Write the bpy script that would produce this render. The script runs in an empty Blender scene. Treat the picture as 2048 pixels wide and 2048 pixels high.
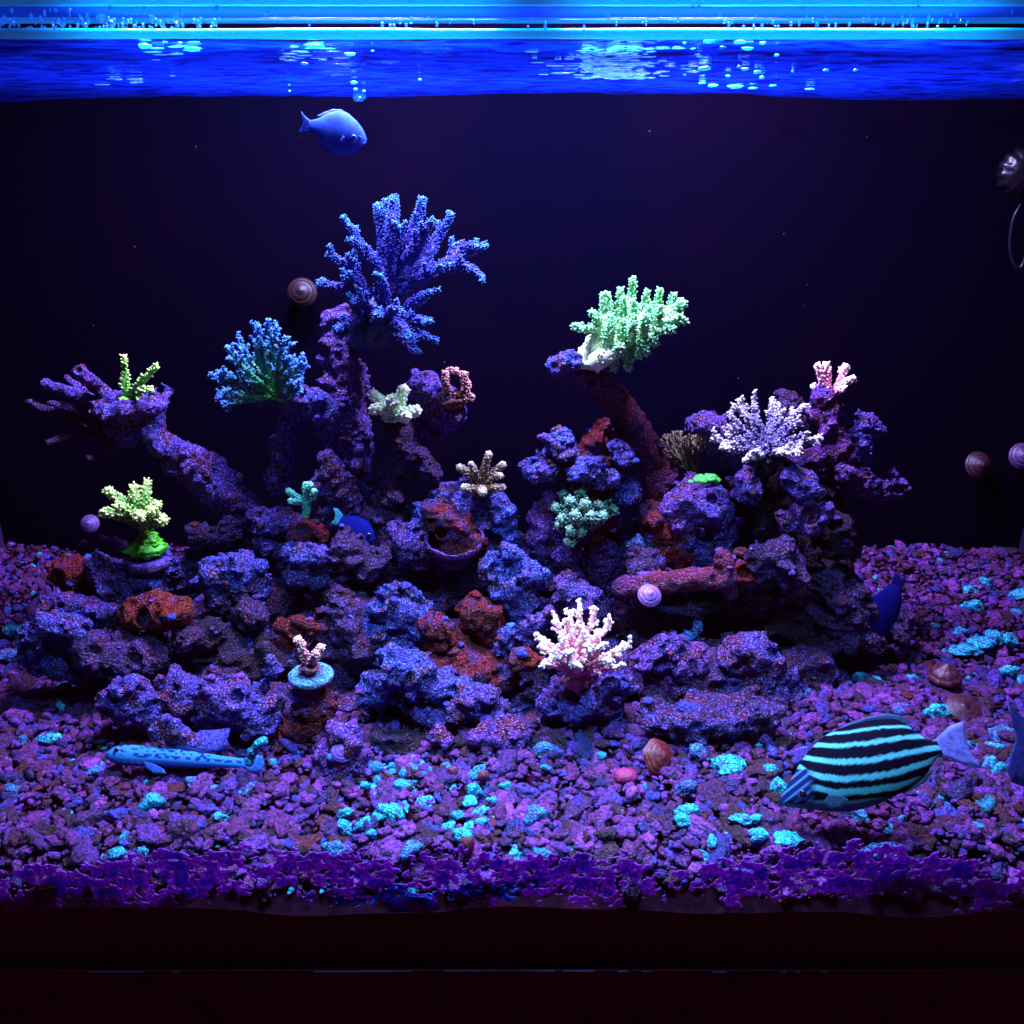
import bpy, math, random
import numpy as np
from mathutils import Vector, Matrix
PI = math.pi
SC = bpy.context.scene
COL = SC.collection

# ------------------------------------------------------------------ camera
PITCH = math.radians(21.5)
FPX = 1847.0
CAMH = 0.465
CAMD = 0.5
cd = bpy.data.cameras.new('camera'); cam = bpy.data.objects.new('camera', cd); COL.objects.link(cam)
cam.location = (0, -CAMD, CAMH); cam.rotation_euler = (PI / 2 - PITCH, 0, 0)
cd.sensor_width = 36; cd.lens = FPX / 2048 * 36; cd.clip_start = 0.01; cd.clip_end = 50
SC.camera = cam

# ------------------------------------------------------------------ world, exposure
w = bpy.data.worlds.new('World'); SC.world = w; w.use_nodes = True
bg = w.node_tree.nodes['Background']; bg.inputs[0].default_value = (0.9, 0.16, 0.4, 1); bg.inputs[1].default_value = 0.050
SC.view_settings.view_transform = 'Standard'; SC.view_settings.look = 'None'
SC.view_settings.exposure = 0; SC.view_settings.gamma = 1
SC.cycles.max_bounces = 5; SC.cycles.diffuse_bounces = 2; SC.cycles.glossy_bounces = 3
SC.cycles.transparent_max_bounces = 12; SC.cycles.transmission_bounces = 4
SC.cycles.caustics_reflective = False; SC.cycles.caustics_refractive = False

# ------------------------------------------------------------------ the two tank lamps
LAMP_POWER = 17.5
LAMP_COL = (0.43, 0.42, 1.0)
LAMPS = [(-0.140, 0.315, 0.70), (0.150, 0.315, 0.70)]
lamp_objs = []
for p in LAMPS:
    ld = bpy.data.lights.new('led_light', 'AREA'); ld.shape = 'RECTANGLE'; ld.size = 0.13; ld.size_y = 0.08
    ld.energy = LAMP_POWER; ld.color = LAMP_COL
    lo = bpy.data.objects.new('led_source', ld); COL.objects.link(lo); lo.location = p
    lamp_objs.append(lo)

# two added lights over the front rim, to brighten the brace and waterline
RIM_LIGHTS = [(-0.108, 0.022, 0.566), (0.128, 0.022, 0.566)]
rim_light_objs = []
for p in RIM_LIGHTS:
    ld = bpy.data.lights.new('led_row', 'AREA'); ld.shape = 'RECTANGLE'; ld.size = 0.20; ld.size_y = 0.02
    ld.energy = 2.6; ld.color = (0.20, 0.58, 1.0); ld.spread = math.radians(80)
    lo = bpy.data.objects.new('led_row_source', ld); COL.objects.link(lo); lo.location = p
    rim_light_objs.append(lo)

# ------------------------------------------------------------------ helpers
def ray(px, py):
    u = px - 1024.0; v = 1024.0 - py
    return np.array([u, FPX * math.cos(PITCH) + v * math.sin(PITCH), -FPX * math.sin(PITCH) + v * math.cos(PITCH)])
def P(px, py, Y):                      # photo point at distance Y behind the front glass
    d = ray(px, py)
    return np.array([0, -CAMD, CAMH]) + d * ((Y + CAMD) / d[1])
def S(py, Y):                          # metres per photo pixel there
    return (Y + CAMD) / ray(1024, py)[1] * 1.0
def G(px, py, z=0.0):                  # photo point on the gravel
    d = ray(px, py)
    return np.array([0, -CAMD, CAMH]) + d * ((z - CAMH) / d[2])
REEFY = lambda py: float(np.interp(py, [380, 900, 1000, 1100, 1200, 1300, 1400, 1500], [.34, .345, .335, .31, .275, .235, .19, .15]))

rng = np.random.RandomState(7)
_perm = rng.permutation(4096); _val = rng.rand(4096) * 2 - 1
def _h(i, j, k):
    return _val[_perm[(_perm[(_perm[i & 4095] + j) & 4095] + k) & 4095]]
def noise(p):
    f = np.floor(p).astype(np.int64); t = p - f; t = t * t * t * (t * (t * 6 - 15) + 10)
    i, j, k = f[..., 0], f[..., 1], f[..., 2]; x, y, z = t[..., 0], t[..., 1], t[..., 2]
    a = _h(i, j, k) * (1 - x) + _h(i + 1, j, k) * x
    b = _h(i, j + 1, k) * (1 - x) + _h(i + 1, j + 1, k) * x
    c = _h(i, j, k + 1) * (1 - x) + _h(i + 1, j, k + 1) * x
    d = _h(i, j + 1, k + 1) * (1 - x) + _h(i + 1, j + 1, k + 1) * x
    return (a * (1 - y) + b * y) * (1 - z) + (c * (1 - y) + d * y) * z

def mkmesh(name, v, quads=None, tris=None, attr=None, col=None, smooth=True):
    me = bpy.data.meshes.new(name)
    v = np.asarray(v, dtype=np.float32)
    q = np.zeros((0, 4), np.int32) if quads is None or len(quads) == 0 else np.asarray(quads, np.int32)
    t = np.zeros((0, 3), np.int32) if tris is None or len(tris) == 0 else np.asarray(tris, np.int32)
    me.vertices.add(len(v)); me.vertices.foreach_set('co', v.ravel())
    me.loops.add(q.size + t.size); me.loops.foreach_set('vertex_index', np.concatenate([q.ravel(), t.ravel()]))
    me.polygons.add(len(q) + len(t))
    me.polygons.foreach_set('loop_start', np.concatenate([np.arange(len(q)) * 4, q.size + np.arange(len(t)) * 3]).astype(np.int32))
    me.polygons.foreach_set('use_smooth', np.full(len(q) + len(t), smooth))
    if attr is not None:
        a = me.attributes.new('t', 'FLOAT', 'POINT'); a.data.foreach_set('value', np.asarray(attr, np.float32))
    if col is not None:
        c = np.ones((len(v), 4), np.float32); c[:, :3] = col
        a = me.attributes.new('tint', 'FLOAT_COLOR', 'POINT'); a.data.foreach_set('color', c.ravel())
    me.update(calc_edges=True); me.validate()
    return me

def obj(name, me, mat=None, parent=None, loc=None):
    o = bpy.data.objects.new(name, me); COL.objects.link(o)
    if mat is not None and me is not None and len(me.materials) == 0: me.materials.append(mat)
    if parent is not None: o.parent = parent
    if loc is not None: o.location = loc
    return o
def tag(o, label, cat, group=None):
    o['label'] = label; o['category'] = cat
    if group: o['group'] = group
    return o
def thing(name, label, cat, loc, group=None):
    return tag(obj(name, None, loc=loc), label, cat, group)

class MB:                               # collects shapes for one mesh
    def __init__(s): s.v = []; s.q = []; s.t = []; s.a = []; s.c = []; s.n = 0
    def add(s, v, q=None, t=None, a=None, c=None):
        v = np.asarray(v, float)
        if q is not None and len(q): s.q.append(np.asarray(q) + s.n)
        if t is not None and len(t): s.t.append(np.asarray(t) + s.n)
        s.v.append(v); s.n += len(v)
        s.a.append(np.zeros(len(v)) if a is None else np.broadcast_to(a, (len(v),)))
        s.c.append(np.ones((len(v), 3)) if c is None else np.broadcast_to(c, (len(v), 3)))
    def mesh(s, name, off=(0, 0, 0), smooth=True):
        return mkmesh(name, np.concatenate(s.v) - np.asarray(off), np.concatenate(s.q) if s.q else None,
                      np.concatenate(s.t) if s.t else None, np.concatenate(s.a), np.concatenate(s.c), smooth)
def box(mb, lo, hi, c=None):
    x0, y0, z0 = lo; x1, y1, z1 = hi
    v = [(x0, y0, z0), (x1, y0, z0), (x1, y1, z0), (x0, y1, z0), (x0, y0, z1), (x1, y0, z1), (x1, y1, z1), (x0, y1, z1)]
    q = [(0, 3, 2, 1), (4, 5, 6, 7), (0, 1, 5, 4), (1, 2, 6, 5), (2, 3, 7, 6), (3, 0, 4, 7)]
    mb.add(v, q, c=c)

def ico(n):
    import bmesh
    bm = bmesh.new(); bmesh.ops.create_icosphere(bm, subdivisions=n, radius=1)
    v = np.array([x.co[:] for x in bm.verts]); f = np.array([[y.index for y in x.verts] for x in bm.faces]); bm.free()
    return v, f
ICO = {k: ico(k) for k in (1, 2, 3, 4)}

def surface_nets(f, org, h):
    s = f < 0
    c = [s[i:s.shape[0] - 1 + i, j:s.shape[1] - 1 + j, k:s.shape[2] - 1 + k] for i in (0, 1) for j in (0, 1) for k in (0, 1)]
    cnt = sum(x.astype(np.int8) for x in c)
    idx = np.argwhere((cnt > 0) & (cnt < 8))
    n = len(idx); pos = np.zeros((n, 3)); num = np.zeros(n)
    I, J, K = idx[:, 0], idx[:, 1], idx[:, 2]
    cor = [(i, j, k) for i in (0, 1) for j in (0, 1) for k in (0, 1)]
    val = {q: f[I + q[0], J + q[1], K + q[2]] for q in cor}
    for a in cor:
        for ax in range(3):
            if a[ax] == 0:
                b = list(a); b[ax] = 1; b = tuple(b)
                va, vb = val[a], val[b]; m = (va < 0) != (vb < 0)
                t = np.where(m, va / np.where(m, va - vb, 1), 0)
                pt = np.array(a, float)[None, :].repeat(n, 0); pt[:, ax] += t
                pos[m] += pt[m]; num[m] += 1
    v = (idx + pos / num[:, None]) * h + org
    ids = -np.ones(cnt.shape, np.int64); ids[I, J, K] = np.arange(n)
    quads = []
    for ax in range(3):
        A = np.moveaxis(s, ax, 0); D = np.moveaxis(ids, ax, 0)
        e = A[:-1] != A[1:]
        e = e[:, 1:-1, 1:-1]
        a, b, cc = np.nonzero(e); b += 1; cc += 1
        q = np.stack([D[a, b - 1, cc - 1], D[a, b, cc - 1], D[a, b, cc], D[a, b - 1, cc]], 1)
        flip = A[a, b, cc] == (ax == 1)
        q[flip] = q[flip][:, ::-1]
        quads.append(q)
    q = np.concatenate(quads)
    return v, q[(q >= 0).all(1)]

# ------------------------------------------------------------------ materials
MATS = {}
def newmat(name):
    m = bpy.data.materials.new(name); m.use_nodes = True
    nt = m.node_tree; nt.nodes.clear()
    return m, nt, nt.nodes.new, nt.links.new
def rgba(c): return (c[0], c[1], c[2], 1)

def rockmat(name, main, second, third, thr=.5, speck=(.30, .28, .75), sp=.45, scale=30, bump=.9):
    """encrusted rock: two crust colours in patches, a third in blotches, pale ridged crust on top"""
    m, nt, N, L = newmat(name)
    out = N('ShaderNodeOutputMaterial'); b = N('ShaderNodeBsdfPrincipled'); L(b.outputs[0], out.inputs[0])
    tc = N('ShaderNodeTexCoord'); oi = N('ShaderNodeObjectInfo'); vm = N('ShaderNodeVectorMath'); vm.operation = 'ADD'
    ml = N('ShaderNodeMath'); ml.operation = 'MULTIPLY'; ml.inputs[1].default_value = 3.7
    L(oi.outputs['Random'], ml.inputs[0]); L(tc.outputs['Object'], vm.inputs[0]); L(ml.outputs[0], vm.inputs[1])
    def nz(s, d, rough=.6, typ=None):
        n = N('ShaderNodeTexNoise'); n.inputs['Scale'].default_value = s; n.inputs['Detail'].default_value = d
        n.inputs['Roughness'].default_value = rough; L(vm.outputs[0], n.inputs['Vector'])
        if typ: n.noise_type = typ
        return n
    def ramp(src, a, c, ca=(0, 0, 0), cb=(1, 1, 1)):
        r = N('ShaderNodeValToRGB'); r.color_ramp.elements[0].position = a; r.color_ramp.elements[1].position = c
        r.color_ramp.elements[0].color = rgba(ca); r.color_ramp.elements[1].color = rgba(cb); L(src, r.inputs[0]); return r
    def mix(fac, a, c, typ='MIX'):
        x = N('ShaderNodeMix'); x.data_type = 'RGBA'; x.blend_type = typ
        for s, val in ((0, fac), (6, a), (7, c)):
            if hasattr(val, 'node'): L(val, x.inputs[s])
            elif s == 0: x.inputs[0].default_value = val
            else: x.inputs[s].default_value = rgba(val)
        return x.outputs[2]
    p1 = ramp(nz(scale, 3).outputs[0], thr - .07, thr + .07)
    p2 = ramp(nz(scale * 1.7, 3).outputs[0], .52, .61)
    fine = nz(430, 2, .7); worm = N('ShaderNodeTexVoronoi'); worm.feature = 'DISTANCE_TO_EDGE'; worm.inputs['Scale'].default_value = 330
    wv = N('ShaderNodeVectorMath'); wv.operation = 'MULTIPLY_ADD'; wv.inputs[1].default_value = (.006,) * 3
    L(nz(260, 1).outputs['Color'], wv.inputs[0]); L(vm.outputs[0], wv.inputs[2]); L(wv.outputs[0], worm.inputs['Vector'])
    c = mix(p1.outputs[0], main, second); c = mix(p2.outputs[0], c, third)
    spm = N('ShaderNodeMath'); spm.operation = 'MULTIPLY'
    L(ramp(fine.outputs[0], .50, .60).outputs[0], spm.inputs[0]); spm.inputs[1].default_value = sp
    c = mix(spm.outputs[0], c, speck)
    wr = ramp(worm.outputs[0], .02, .22, (.16, .10, .12), (1.45, 1.45, 1.35))
    c = mix(1.0, c, wr.outputs[0], 'MULTIPLY')
    L(c, b.inputs['Base Color'])
    b.inputs['Roughness'].default_value = .5; b.inputs['Specular IOR Level'].default_value = .22
    ad = N('ShaderNodeMath'); ad.operation = 'MULTIPLY_ADD'; ad.inputs[1].default_value = .5
    L(worm.outputs[0], ad.inputs[0]); L(fine.outputs[0], ad.inputs[2])
    bp = N('ShaderNodeBump'); bp.inputs['Strength'].default_value = bump; bp.inputs['Distance'].default_value = .0045
    L(ad.outputs[0], bp.inputs['Height']); L(bp.outputs[0], b.inputs['Normal'])
    MATS[name] = m; return m
rockmat('blue', (.042, .036, .31), (.085, .026, .21), (.085, .007, .024), .52, (.13, .26, .88), .6)
rockmat('blueviolet', (.055, .030, .28), (.110, .022, .19), (.105, .007, .016), .50, (.24, .22, .84), .55)
rockmat('purple', (.12, .020, .20), (.065, .026, .23), (.10, .006, .014), .52, (.40, .17, .66), .55)
rockmat('darkpurple', (.042, .009, .045), (.052, .018, .11), (.055, .005, .010), .54, (.15, .10, .42), .45)
rockmat('red', (.125, .006, .008), (.18, .008, .012), (.06, .020, .13), .52, (.28, .035, .04), .4)
rockmat('orange', (.17, .014, .005), (.16, .007, .009), (.08, .024, .15), .5, (.36, .08, .02), .45)
rockmat('dark', (.022, .005, .014), (.030, .010, .040), (.022, .003, .005), .55, (.06, .04, .15), .25)
rockmat('mixed', (.055, .026, .24), (.115, .008, .018), (.13, .028, .19), .50, (.20, .19, .78), .55)
rockmat('mottled', (.064, .012, .050), (.050, .024, .18), (.095, .006, .012), .54, (.20, .13, .58), .5, 34)
rockmat('maroon', (.15, .013, .030), (.12, .018, .10), (.16, .008, .014), .52, (.26, .08, .30), .45)
rockmat('cyanstone', (.02, .42, .52), (.02, .30, .52), (.04, .14, .46), .55, (.06, .72, .62), .5, 60, .5)
rockmat('bluestone', (.04, .17, .44), (.05, .10, .36), (.09, .05, .25), .52, (.10, .40, .60), .5, 60, .6)
rockmat('palestone', (.05, .20, .42), (.09, .10, .36), (.14, .05, .22), .5, (.12, .45, .60), .5, 40, .6)

def coralmat(name, base, mid, tip, rough=.5, bump=.35):
    """living tissue: base to growing tip, driven by the place along the branch"""
    m, nt, N, L = newmat(name)
    out = N('ShaderNodeOutputMaterial'); b = N('ShaderNodeBsdfPrincipled'); L(b.outputs[0], out.inputs[0])
    at = N('ShaderNodeAttribute'); at.attribute_name = 't'
    tc = N('ShaderNodeTexCoord'); n = N('ShaderNodeTexNoise'); n.inputs['Scale'].default_value = 500; n.inputs['Detail'].default_value = 3
    L(tc.outputs['Object'], n.inputs['Vector'])
    ma = N('ShaderNodeMath'); ma.operation = 'MULTIPLY_ADD'; ma.inputs[1].default_value = .5
    sb = N('ShaderNodeMath'); sb.operation = 'SUBTRACT'; sb.inputs[1].default_value = .25
    L(at.outputs['Fac'], sb.inputs[0]); L(n.outputs[0], ma.inputs[0]); L(sb.outputs[0], ma.inputs[2])
    r = N('ShaderNodeValToRGB'); e = r.color_ramp.elements; e[0].position = .1; e[0].color = rgba(base); e[1].position = .9; e[1].color = rgba(tip)
    x = e.new(.55); x.color = rgba(mid); L(ma.outputs[0], r.inputs[0]); L(r.outputs[0], b.inputs['Base Color'])
    b.inputs['Roughness'].default_value = rough; b.inputs['Specular IOR Level'].default_value = .4
    b.inputs['Subsurface Weight'].default_value = 0
    bp = N('ShaderNodeBump'); bp.inputs['Strength'].default_value = bump; bp.inputs['Distance'].default_value = .001
    L(n.outputs[0], bp.inputs['Height']); L(bp.outputs[0], b.inputs['Normal'])
    MATS[name] = m; return m
coralmat('c_blue', (.008, .007, .085), (.026, .028, .27), (.02, .26, .46))
coralmat('c_bushteal', (.05, .42, .06), (.015, .13, .16), (.07, .26, .62))
coralmat('c_green', (.35, .95, .10), (.06, .36, .03), (.62, .95, .20))
coralmat('c_neon', (.80, 1.0, .52), (.022, .26, .050), (.34, .92, .32))  # near-white base colour stands for the overexposed heart of the colony
coralmat('c_lime', (.07, .55, .012), (.10, .26, .03), (.70, .95, .22))
coralmat('c_mint', (.15, .60, .26), (.55, 1.0, .42), (1.0, 1.0, .62))
coralmat('c_pinkwhite', (.50, .12, .22), (.82, .30, .36), (1.0, .70, .60))
coralmat('c_pink', (.22, .05, .08), (.42, .12, .15), (1.0, .50, .40))
coralmat('c_coralpink', (.10, .03, .025), (.18, .06, .05), (.90, .46, .36))
coralmat('c_white', (.05, .025, .04), (.07, .05, .16), (.66, .60, .52))
coralmat('c_brown', (.05, .02, .01), (.13, .07, .035), (.55, .46, .28))
coralmat('c_darkgreen', (.004, .010, .008), (.010, .035, .022), (.24, .50, .28))
coralmat('c_fan', (.34, .34, .05), (.16, .13, .06), (.36, .28, .15))
coralmat('c_teal', (.06, .55, .18), (.06, .42, .30), (.30, .95, .55))
coralmat('c_greencrust', (.06, .50, .05), (.22, .55, .10), (.30, .70, .20))

def tintmat(name, rough=.5, spec=.4, bump=.3, bs=600, var=.35, transl=0, alpha=1.0, bd=.0015):
    m, nt, N, L = newmat(name)
    out = N('ShaderNodeOutputMaterial'); b = N('ShaderNodeBsdfPrincipled')
    at = N('ShaderNodeAttribute'); at.attribute_name = 'tint'
    tc = N('ShaderNodeTexCoord'); n = N('ShaderNodeTexNoise'); n.inputs['Scale'].default_value = bs; n.inputs['Detail'].default_value = 4
    n.inputs['Roughness'].default_value = .65
    L(tc.outputs['Object'], n.inputs['Vector'])
    r = N('ShaderNodeMapRange'); r.inputs[1].default_value = .35; r.inputs[2].default_value = .65; r.inputs[3].default_value = 1 - var; r.inputs[4].default_value = 1 + var
    L(n.outputs[0], r.inputs[0])
    x = N('ShaderNodeVectorMath'); x.operation = 'SCALE'; L(at.outputs['Color'], x.inputs[0]); L(r.outputs[0], x.inputs['Scale'])
    L(x.outputs[0], b.inputs['Base Color'])
    b.inputs['Roughness'].default_value = rough; b.inputs['Specular IOR Level'].default_value = spec; b.inputs['Alpha'].default_value = alpha
    bp = N('ShaderNodeBump'); bp.inputs['Strength'].default_value = bump; bp.inputs['Distance'].default_value = bd
    L(n.outputs[0], bp.inputs['Height']); L(bp.outputs[0], b.inputs['Normal'])
    if transl:
        tr = N('ShaderNodeBsdfTranslucent'); L(x.outputs[0], tr.inputs[0]); mx = N('ShaderNodeMixShader'); mx.inputs[0].default_value = transl
        L(b.outputs[0], mx.inputs[1]); L(tr.outputs[0], mx.inputs[2]); L(mx.outputs[0], out.inputs[0])
    else: L(b.outputs[0], out.inputs[0])
    MATS[name] = m; return m
tintmat('gravel', .45, .45, 1.0, 330, .95, bd=.0045)
tintmat('pebble', .5, .4, .7, 420, .5, bd=.0022)
tintmat('shell', .4, .45, .4, 500, .35)
tintmat('fish', .7, .03, .30, 1100, .18)
tintmat('fin', .5, .3, .2, 300, .25, transl=.45)
tintmat('clearfin', .5, .3, .1, 300, .25, transl=.5, alpha=.55)
tintmat('crust', 1.0, .0, .3, 420, .55, transl=.62)
tintmat('plainwet', .35, .5, .2, 300, .2)

def simple(name, color, rough=.5, spec=.4, emis=None):
    m, nt, N, L = newmat(name); out = N('ShaderNodeOutputMaterial'); b = N('ShaderNodeBsdfPrincipled'); L(b.outputs[0], out.inputs[0])
    b.inputs['Base Color'].default_value = rgba(color); b.inputs['Roughness'].default_value = rough; b.inputs['Specular IOR Level'].default_value = spec
    MATS[name] = m; return m
simple('eyeblack', (.004, .004, .008), .12, .6)
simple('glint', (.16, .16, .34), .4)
simple('housing', (.015, .015, .02), .4)

def panemat():
    m, nt, N, L = newmat('pane'); out = N('ShaderNodeOutputMaterial')
    t = N('ShaderNodeBsdfTransparent'); g = N('ShaderNodeBsdfGlossy'); g.inputs['Roughness'].default_value = .02
    lw = N('ShaderNodeLayerWeight'); lw.inputs[0].default_value = .5; pw_ = N('ShaderNodeMath'); pw_.operation = 'POWER'; pw_.inputs[1].default_value = 5
    fr = N('ShaderNodeMath'); fr.operation = 'MULTIPLY_ADD'; fr.inputs[1].default_value = .9; fr.inputs[2].default_value = .015; mx = N('ShaderNodeMixShader')
    L(lw.outputs['Facing'], pw_.inputs[0]); L(pw_.outputs[0], fr.inputs[0]); L(fr.outputs[0], mx.inputs[0]); L(t.outputs[0], mx.inputs[1]); L(g.outputs[0], mx.inputs[2]); L(mx.outputs[0], out.inputs[0])
    t.inputs[0].default_value = (.985, .985, 1, 1)
    MATS['pane'] = m
panemat()
def edgemat(name, col, tr, gl=.25, rough=.15, clear=.0):
    """polished glass edge that carries and scatters the lamp light"""
    m, nt, N, L = newmat(name); out = N('ShaderNodeOutputMaterial')
    d = N('ShaderNodeBsdfDiffuse'); t = N('ShaderNodeBsdfTranslucent'); g = N('ShaderNodeBsdfGlossy'); c = N('ShaderNodeBsdfTransparent')
    d.inputs[0].default_value = rgba(col); t.inputs[0].default_value = rgba(col); g.inputs['Roughness'].default_value = rough
    a = N('ShaderNodeMixShader'); a.inputs[0].default_value = tr; L(d.outputs[0], a.inputs[1]); L(t.outputs[0], a.inputs[2])
    b = N('ShaderNodeMixShader'); b.inputs[0].default_value = gl; L(a.outputs[0], b.inputs[1]); L(g.outputs[0], b.inputs[2])
    e = N('ShaderNodeMixShader'); e.inputs[0].default_value = clear; L(b.outputs[0], e.inputs[1]); L(c.outputs[0], e.inputs[2])
    L(e.outputs[0], out.inputs[0]); MATS[name] = m
edgemat('glassedge', (.002, .62, .80), .5)
edgemat('braceglass', (.001, .05, .40), .5, .12, .1, .78)
edgemat('droplet', (.01, .25, .7), .6, .2, .05, .45)
edgemat('foam', (.10, .70, .70), .6, .15, .2)
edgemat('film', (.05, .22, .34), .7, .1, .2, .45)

def watermat():
    m, nt, N, L = newmat('water'); out = N('ShaderNodeOutputMaterial')
    tc = N('ShaderNodeTexCoord'); mp = N('ShaderNodeMapping'); mp.inputs['Scale'].default_value = (38, 95, 38); L(tc.outputs['Object'], mp.inputs[0])
    n = N('ShaderNodeTexNoise'); n.inputs['Scale'].default_value = 1.0; n.inputs['Detail'].default_value = 3; n.inputs['Distortion'].default_value = .6; L(mp.outputs[0], n.inputs['Vector'])
    bp = N('ShaderNodeBump'); bp.inputs['Strength'].default_value = .4; bp.inputs['Distance'].default_value = .003; L(n.outputs[0], bp.inputs['Height'])
    g = N('ShaderNodeBsdfGlossy'); g.inputs['Roughness'].default_value = .06; g.inputs[0].default_value = (.55, .75, 1, 1); L(bp.outputs[0], g.inputs['Normal'])
    t = N('ShaderNodeBsdfTranslucent'); L(bp.outputs[0], t.inputs['Normal'])
    cr = N('ShaderNodeValToRGB'); cr.color_ramp.elements[0].position = .36; cr.color_ramp.elements[1].position = .68
    cr.color_ramp.elements[0].color = (.0004, .0012, .055, 1); cr.color_ramp.elements[1].color = (.001, .014, .25, 1); L(n.outputs[0], cr.inputs[0]); L(cr.outputs[0], t.inputs[0])
    a = N('ShaderNodeMixShader'); a.inputs[0].default_value = .45; L(g.outputs[0], a.inputs[1]); L(t.outputs[0], a.inputs[2])
    lw = N('ShaderNodeLayerWeight'); lw.inputs[0].default_value = .5
    r = N('ShaderNodeMapRange'); r.inputs[1].default_value = .55; r.inputs[2].default_value = .86; r.inputs[3].default_value = .04; r.inputs[4].default_value = 1.0
    L(lw.outputs['Facing'], r.inputs[0])
    c = N('ShaderNodeBsdfTransparent'); mx = N('ShaderNodeMixShader'); L(r.outputs[0], mx.inputs[0]); L(c.outputs[0], mx.inputs[1]); L(a.outputs[0], mx.inputs[2])
    L(mx.outputs[0], out.inputs[0]); MATS['water'] = m
watermat()
def wallmat(name, c1, c2, scale):
    m, nt, N, L = newmat(name); out = N('ShaderNodeOutputMaterial'); b = N('ShaderNodeBsdfPrincipled'); L(b.outputs[0], out.inputs[0])
    tc = N('ShaderNodeTexCoord'); n = N('ShaderNodeTexNoise'); n.inputs['Scale'].default_value = scale; n.inputs['Detail'].default_value = 5; L(tc.outputs['Object'], n.inputs['Vector'])
    r = N('ShaderNodeValToRGB'); r.color_ramp.elements[0].position = .35; r.color_ramp.elements[1].position = .68
    r.color_ramp.elements[0].color = rgba(c1); r.color_ramp.elements[1].color = rgba(c2); L(n.outputs[0], r.inputs[0]); L(r.outputs[0], b.inputs['Base Color'])
    b.inputs['Roughness'].default_value = .8; b.inputs['Specular IOR Level'].default_value = 0
    MATS[name] = m
wallmat('backwall', (.0010, .0010, .0056), (.0026, .0010, .0056), 5)
wallmat('substrate', (.070, .006, .036), (.11, .009, .05), 120)
wallmat('bed', (.018, .003, .010), (.05, .006, .016), 160)
wallmat('trim', (.09, .012, .05), (.12, .016, .06), 30)
wallmat('sideglass', (.012, .006, .022), (.035, .016, .055), 20)

# ------------------------------------------------------------------ the tank
WZ = 0.514; BACK = 0.535; HALF = 0.62
tank = thing('aquarium_tank', 'glass aquarium with dark back panel, bright top brace and purple crust along its front pane', 'aquarium', (0, 0, -.09))
TO = np.array([0, 0, -.09])
def tpart(name, lo, hi, mat):
    mb = MB(); box(mb, lo, hi); return obj(name, mb.mesh(name, TO, False), MATS[mat], tank)
tpart('front_pane', (-HALF, -.008, -.075), (HALF, 0, .60), 'pane')
tpart('back_panel', (-HALF, BACK, -.09), (HALF, BACK + .008, .66), 'backwall')
for sx in (-1, 1):
    tpart('side_panel', (min(sx * HALF, sx * (HALF + .008)), 0, -.09), (max(sx * HALF, sx * (HALF + .008)), BACK, .60), 'sideglass')
tpart('bottom_panel', (-HALF, 0, -.10), (HALF, BACK, -.0905), 'trim')
tpart('bottom_trim', (-.75, -.0105, -.30), (.75, -.0085, -.0775), 'trim')
tpart('top_brace', (-HALF, .0005, .5288), (HALF, .058, .5388), 'braceglass')
def rod(name, y, z, r, mat, ax=(-HALF, HALF), sag=0, wob=0):
    n = max(12, int((ax[1] - ax[0]) * 130)); xs = np.linspace(ax[0], ax[1], n); k = 12; mb = MB(); v = []
    for x in xs:
        rr = r * (1 + wob * noise(np.array([[x * 30, 3.3, y * 50]]))[0])
        for j in range(k):
            a = 2 * PI * j / k; v.append((x, y + rr * math.cos(a), z + sag * noise(np.array([[x * 6, z * 9, 1.7]]))[0] + rr * math.sin(a)))
    q = [(i * k + j, i * k + (j + 1) % k, (i + 1) * k + (j + 1) % k, (i + 1) * k + j) for i in range(n - 1) for j in range(k)]
    mb.add(v, q); return obj(name, mb.mesh(name, TO), MATS[mat], tank)
rod('brace_edge', .0585, .5288, .0014, 'glassedge')
rod('brace_edge', .0015, .5302, .0019, 'glassedge')
rod('waterline_bead', .0032, .5168, .0024, 'glassedge', wob=.15)
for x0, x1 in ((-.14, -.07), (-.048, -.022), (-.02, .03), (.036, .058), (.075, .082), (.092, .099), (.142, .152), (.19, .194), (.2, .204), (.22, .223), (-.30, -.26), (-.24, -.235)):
    rod('seam_glint', -.0108, -.0776, .0004, 'glint', (x0, x1), wob=1.2, sag=.0012)  # pale rods shaped as broken glints along the bottom seam
# droplets on the glass above the waterline
mb = MB(); iv, it = ICO[1]
for k in range(330):
    x = rng.choice([rng.uniform(-.33, -.14), rng.uniform(.10, .22), rng.uniform(-.33, .33)], p=[.55, .15, .3]); z = .5185 + abs(rng.normal(0, .0045))
    if z > .5285: continue
    r = rng.uniform(.0003, .0010); s = rng.uniform(1, 2.6)
    mb.add(iv * np.array([r, .0004, r * s]) + np.array([x, .0005, z]), t=it)
o = obj('water_droplets', mb.mesh('water_droplets', TO), MATS['droplet'], tank); o['kind'] = 'stuff'

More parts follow.
